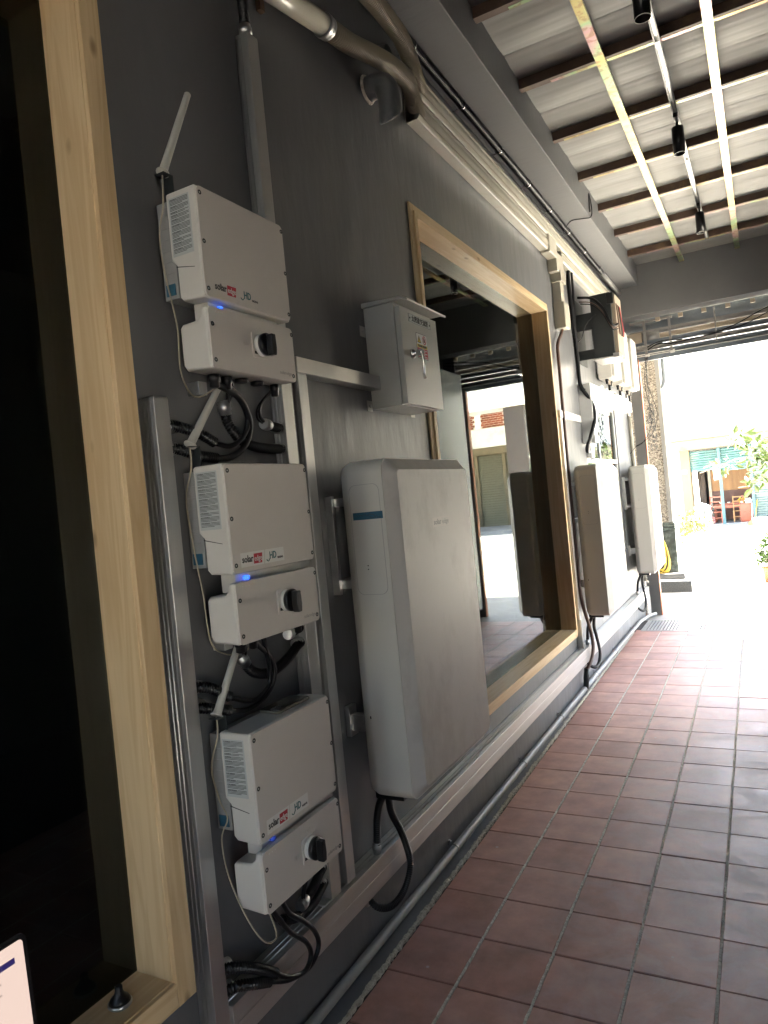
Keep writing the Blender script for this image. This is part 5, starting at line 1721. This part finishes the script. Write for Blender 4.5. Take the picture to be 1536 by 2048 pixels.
MB().box(0.205, 0.98, YS + 0.09, YS + 0.14, 1.695, 1.739).build("shutter_bar", TURQP, t)
for x in (0.115, 0.985):
    MB().box(x, x + 0.085, YS + 0.02, YS + 0.15, 0.02, 2.43).build("shutter_post", TURQP, t)
MB().box(2.61, 4.19, YS + 0.1, YS + 0.2, -0.03, 2.43).build("plain_shutter", GREENSH, t)
# panelled partition inside
for k in range(6):
    x = -0.26 + 0.218 * k
    MB().box(x, x + 0.214, YS + 2.40, YS + 2.43, 1.02, 2.40).build("wall_panel", PANELW, t)
MB().box(-0.30, 1.06, YS + 2.41, YS + 2.44, 0.011, 1.018).build("dado_panel", MAROON, t)
MB().box(-0.36, -0.27, YS + 2.30, YS + 2.44, 0.011, 2.40).build("door_frame", WHITEW, t)
o = MB()
pts = [(-0.62 + 0.03 * math.sin(k * 1.1) * 0 + 0.022 * k, YS + 1.6 + 0.02 * math.sin(k * 1.7)) for k in range(11)]
o.loft([[(a, b, 0.10) for a, b in pts], [(a, b, 2.2) for a, b in pts]], cap=False, closed=False, smooth=True)
cu = o.build("curtain", CURT)
so = cu.modifiers.new("s", 'SOLIDIFY')
so.thickness = 0.006
tag(cu, "drawn grey brown curtain inside the shop's dark doorway", "curtain")
t = thing("wall_calendar", "paper wall calendar showing 20 hung beside the turquoise post", "calendar", (0.05, YS + 0.0, 1.43))
pg = MB().box(-0.035, 0.110, YS - 0.008, YS - 0.003, 1.43, 1.79).build("page", WHITEP, t)
MB().box(-0.030, 0.105, YS - 0.0095, YS - 0.0082, 1.435, 1.56).build("lower_block", mat("pink_print", (0.55, 0.30, 0.28), 0.6), pg)
text("numeral", "20", mat("navy_print", (0.05, 0.06, 0.14), 0.6), pg, (0.00, YS - 0.010, 1.585), 0.20, '-y', True, 0.13)
MB().tube([(0.04, YS - 0.004, 1.79), (0.08, YS + 0.05, 1.95), (0.125, YS + 0.10, 2.05)], 0.003, 5).build("hanging_string", INK, t)

t = thing("number_plate", "small white and navy house plate on the stained yellow door pillar", "sign", (-0.86, YS - 0.02, 1.80))
pl_ = MB().box(-0.93, -0.80, YS - 0.026, YS - 0.0205, 1.72, 1.83).build("plate", WHITEP, t)
MB().box(-0.925, -0.805, YS - 0.0275, YS - 0.0262, 1.785, 1.82).build("navy_band", mat("navy_enamel", (0.03, 0.04, 0.12), 0.4), pl_)

# furniture in the shop
def stick_chair(x, y, label, m_, s=0.8, rz=0.0, back=True):
    t = thing("wooden_chair", label, "chair", (x, y, 0.011), "wooden chairs at the shop table")
    w = 0.19 * s
    for sx in (-w, w):
        MB().box(x + sx - 0.016, x + sx + 0.016, y - w - 0.016, y - w + 0.016, 0.011, 0.43 * s).build("leg", m_, t)
        hgt = 1.05 * s if back else 0.43 * s
        MB().box(x + sx - 0.016, x + sx + 0.016, y + w - 0.016, y + w + 0.016, 0.011, hgt).build("leg", m_, t)
        MB().box(x + sx - 0.01, x + sx + 0.01, y - w + 0.02, y + w - 0.02, 0.16 * s, 0.19 * s).build("stretcher", m_, t)
    MB().box(x - w - 0.02, x + w + 0.02, y - w - 0.02, y + w - 0.018, 0.43 * s, 0.46 * s).build("seat", m_, t, 0.006)
    MB().box(x - w + 0.018, x + w - 0.018, y - w - 0.01, y - w + 0.01, 0.20 * s, 0.23 * s).build("stretcher", m_, t)
    if back:
        for z in (0.62, 0.80, 0.98):
            MB().box(x - w + 0.017, x + w - 0.017, y + w - 0.01, y + w + 0.01, z * s, (z + 0.05) * s).build("back_slat", m_, t)
    return t
stick_chair(-0.10, YS + 0.85, "red wooden chair left of the turquoise post in the shop", REDWOOD, 0.85)
stick_chair(0.55, YS + 1.15, "pale brown wooden chair beside the red cabinet in the shop", PANELW, 0.80)
t = thing("shop_table", "red wooden table behind the turquoise post in the shop", "table", (0.2, YS + 1.5, 0.011))
MB().box(-0.20, 0.62, YS + 1.30, YS + 1.75, 0.57, 0.61).build("tabletop", REDWOOD, t, 0.006)
for x, y in ((-0.16, 1.34), (0.58, 1.34), (-0.16, 1.71), (0.58, 1.71)):
    MB().box(x - 0.028, x + 0.028, YS + y - 0.028, YS + y + 0.028, 0.011, 0.569).build("leg", REDWOOD, t)
MB().box(-0.14, 0.56, YS + 1.335, YS + 1.35, 0.46, 0.55).build("apron", REDWOOD, t)
for k, (x, m_) in enumerate(((0.02, WPLAST), (0.26, WPLAST), (0.40, TERRA))):
    o = MB().lathe([(0.02, 0), (0.045, 0.012), (0.05, 0.04), (0.046, 0.04), (0.03, 0.012)], (x, YS + 1.42, 0.611), (0, 0, 1), 14).build("bowl", m_)
    tag(o, ("white bowl at the left end of the shop table", "white bowl at the middle of the shop table", "brown bowl at the right end of the shop table")[k], "bowl", "bowls on the shop table")
t = thing("wooden_cabinet", "orange red wooden cabinet beside the right turquoise post", "cabinet", (0.8, YS + 0.75, 0.011))
MB().box(0.60, 0.98, YS + 0.70, YS + 1.05, 0.011, 0.60).build("carcass", REDWOOD, t, 0.004)
for z in (0.05, 0.33):
    MB().box(0.625, 0.955, YS + 0.688, YS + 0.699, z, z + 0.24).build("drawer_front", REDWOOD, t, 0.004)
t = thing("flower_bunch", "yellow and pink flowers standing on the red cabinet", "flowers", (0.66, YS + 0.85, 0.60))
m = MB()
rr = random.Random(21)
leaf_cloud(m, 60, (0.66, YS + 0.85, 0.70), (0.08, 0.08, 0.09), 0.05, rr)
m.build("yellow_petals", YELINK, t)
m = MB()
leaf_cloud(m, 40, (0.70, YS + 0.87, 0.76), (0.07, 0.08, 0.07), 0.05, rr)
m.build("pink_petals", mat("pink_petal", (0.55, 0.18, 0.20), 0.5), t)
m = MB().lathe([(0.04, 0), (0.05, 0.06), (0.045, 0.065)], (0.67, YS + 0.86, 0.601), (0, 0, 1), 12)
m.build("vase", WPLAST, t)
t = thing("white_basket", "white plastic basket of crockery on the red cabinet", "basket", (0.86, YS + 0.85, 0.60))
MB().prism([(0.77, 0.601), (0.95, 0.601), (0.97, 0.70), (0.75, 0.70)], 'y', YS + 0.76, YS + 0.98).build("basket_body", WPLAST, t, 0.005)
for k in range(3):
    MB().lathe([(0.02, 0), (0.04, 0.03), (0.038, 0.05)], (0.80 + 0.055 * k, YS + 0.86, 0.7005), (0, 0, 1), 12).build("cup", WPLAST, t)
# seated figure-like clutter is left as dark luggage by the curtain
t = thing("suitcase", "dark blue suitcase standing by the curtain in the shop", "suitcase", (-0.36, YS + 1.4, 0.011))
MB().box(-0.43, -0.26, YS + 1.30, YS + 1.45, 0.06, 0.52).build("case", mat("navy_cloth", (0.035, 0.035, 0.06), 0.7), t, 0.02, 3)
MB().tube([(-0.40, YS + 1.37, 0.52), (-0.40, YS + 1.37, 0.62), (-0.29, YS + 1.37, 0.62), (-0.29, YS + 1.37, 0.52)], 0.008, 6).build("handle", STEEL, t)
t = thing("pink_crate", "dusty pink plastic crate on the shop floor", "crate", (-0.25, YS + 0.9, 0.011))
for a, b, c, d in ((-0.36, -0.35, 0.86, 1.05), (-0.17, -0.16, 0.86, 1.05), (-0.35, -0.17, 0.86, 0.87), (-0.35, -0.17, 1.04, 1.05)):
    MB().box(a, b, YS + c, YS + d, 0.012, 0.22).build("side", mat("pink_plastic", (0.42, 0.16, 0.17), 0.5), t)
MB().box(-0.35, -0.17, YS + 0.87, YS + 1.04, 0.012, 0.02).build("bottom", REDWOOD, t)

# white plastic chair, bucket, broom, dustpan
t = thing("plastic_chair", "white plastic armchair behind the yellow green shrub", "chair", (-0.10, 20.2, -0.03))
cx, cyy, cz = -0.12, 20.2, -0.03
MB().prism([(cx - 0.20, 0.40 + cz), (cx + 0.20, 0.40 + cz), (cx + 0.20, 0.43 + cz), (cx - 0.20, 0.43 + cz)], 'y', cyy - 0.2, cyy + 0.2).build("seat", WPLAST, t, 0.01)
for sx in (-0.19, 0.19):
    for sy in (-0.19, 0.19):
        MB().cyl((cx + sx * 1.05, cyy + sy * 1.05, cz), (cx + sx, cyy + sy, cz + 0.40), 0.018, n=8).build("leg", WPLAST, t)
    MB().tube(curve([(cx + sx, cyy - 0.19, cz + 0.42), (cx + sx * 1.1, cyy - 0.2, cz + 0.60), (cx + sx * 1.1, cyy - 0.05, cz + 0.66), (cx + sx * 1.05, cyy + 0.18, cz + 0.66)], 0.03), 0.018, 8).build("armrest", WPLAST, t)
for k in range(5):
    x = cx - 0.17 + 0.085 * k
    MB().box(x - 0.022, x + 0.022, cyy + 0.18, cyy + 0.20, cz + 0.43, cz + 0.84).build("back_slat", WPLAST, t, 0.004)
MB().tube(curve([(cx - 0.2, cyy + 0.19, cz + 0.80), (cx, cyy + 0.2, cz + 0.90), (cx + 0.2, cyy + 0.19, cz + 0.80)], 0.03), 0.02, 8).build("top_rail", WPLAST, t)
t = thing("white_bucket", "white plastic bucket in front of the pale green shutter", "bucket", (1.18, 21.5, -0.03))
MB().lathe([(0.14, 0), (0.18, 0.34), (0.19, 0.34), (0.19, 0.37), (0.175, 0.37), (0.14, 0.05), (0, 0.05)], (1.18, 21.5, -0.03), (0, 0, 1), 24).build("pail", WPLAST, t)
MB().tube(curve([(1.0, 21.5, 0.33), (1.04, 21.35, 0.24), (1.18, 21.3, 0.2), (1.32, 21.35, 0.24), (1.36, 21.5, 0.33)], 0.03), 0.005, 6).build("bail_handle", STEEL, t)
t = thing("broom", "broom with a yellow handle leaning by the pale green shutter", "broom", (1.15, YS - 0.1, -0.03))
MB().cyl((1.02, YS - 0.20, 0.12), (1.12, YS + 0.05, 0.70), 0.012, n=8).build("handle", YELINK, t)
MB().prism([(0.95, -0.028), (1.09, -0.028), (1.05, 0.13), (0.99, 0.13)], 'y', YS - 0.23, YS - 0.18).build("bristles", TANST, t)
t = thing("dustpan", "orange dustpan on the ground by the right turquoise post", "dustpan", (0.94, YS - 0.5, -0.03))
MB().prism([(0.82, -0.028), (1.06, -0.028), (1.06, 0.04), (0.97, 0.13), (0.91, 0.13), (0.82, 0.04)], 'y', YS - 0.52, YS - 0.49).build("pan", TERRA, t, 0.004)
MB().cyl((0.95, YS - 0.5, 0.12), (0.97, YS - 0.45, 0.62), 0.010, n=8).build("handle", WPLAST, t)

# corner block seen in the picture window's reflection -------------------
YB = 32.5
t = thing("arcade_block", "beige shuttered arcade block with orange brick band, seen reflected in the picture window", "building", (10, YB, 0))
MB().box(6.0, 9.05, YB + 0.4, YB + 9, 3.9, 9.0).build("upper_wall", WHITEW, t)
MB().box(9.0501, 16, YB + 0.4, YB + 9, 5.75, 9.0).build("upper_wall", WHITEW, t)
MB().box(7.20, 8.10, YB - 2.9, YB - 1.9, -0.03, 5.34).build("mosaic_column", MOSAIC, t)
MB().box(6.0, 16.5, YB - 3.2, YB - 1.6, 5.341, 6.3).build("soffit_beam", WHITEW, t)
MB().box(6.0, 16.5, YB - 1.599, YB + 0.399, 5.76, 6.0).build("soffit", WHITEW, t)
MB().box(9.06, 16, YB + 0.1, YB + 0.5, 3.95, 4.86).build("white_band", WHITEW, t)
MB().box(9.06, 16, YB + 0.2, YB + 0.5, 3.60, 3.949).build("lintel", YPLAS, t)
MB().box(9.06, 16, YB + 0.25, YB + 0.5, 4.861, 5.749).build("mortar_back", WHITEW, t)
bmesh_b = None
for r_ in range(7):
    z = 4.90 + 0.105 * r_
    for k in range(14):
        x = 9.08 + 0.235 * k + (0.117 if r_ % 2 else 0)
        if 10.28 < x + 0.1 < 10.62:
            continue
        if x > 12.2:
            continue
        MB().box(x, x + 0.215, YB + 0.225, YB + 0.2495, z, z + 0.085).build("brick", BRICK, t)
MB().box(10.30, 10.60, YB + 0.19, YB + 0.249, 4.862, 5.74).build("window_frame", WPLAST, t)
MB().box(6.0, 16, YB + 0.6, YB + 9, -0.03, 3.9).build("ground_storey", YPLAS, t)
for k in range(30):
    z = 0.02 + 0.119 * k
    m = MB()
    m.loft([[(x, YB + 0.44, z), (x, YB + 0.505, z + 0.10), (x, YB + 0.52, z + 0.10), (x, YB + 0.52, z)] for x in (9.10, 11.9)])
    m.build("shutter_slat", BEIGESH, t)
for x in (9.30, 10.72, 11.9):
    MB().box(x, x + 0.16, YB + 0.38, YB + 0.439, 0.0, 3.599).build("shutter_post", YPLAS, t)
MB().box(6, 16.5, YB - 4.2, YB + 0.35, -0.03, 0.12).build("arcade_pavement", THRESH, t)
for o in bpy.data.objects:
    if o.type == 'MESH' and o.name.split('.')[0] in ("foliage",):
        for p in o.data.polygons:
            p.use_smooth = False
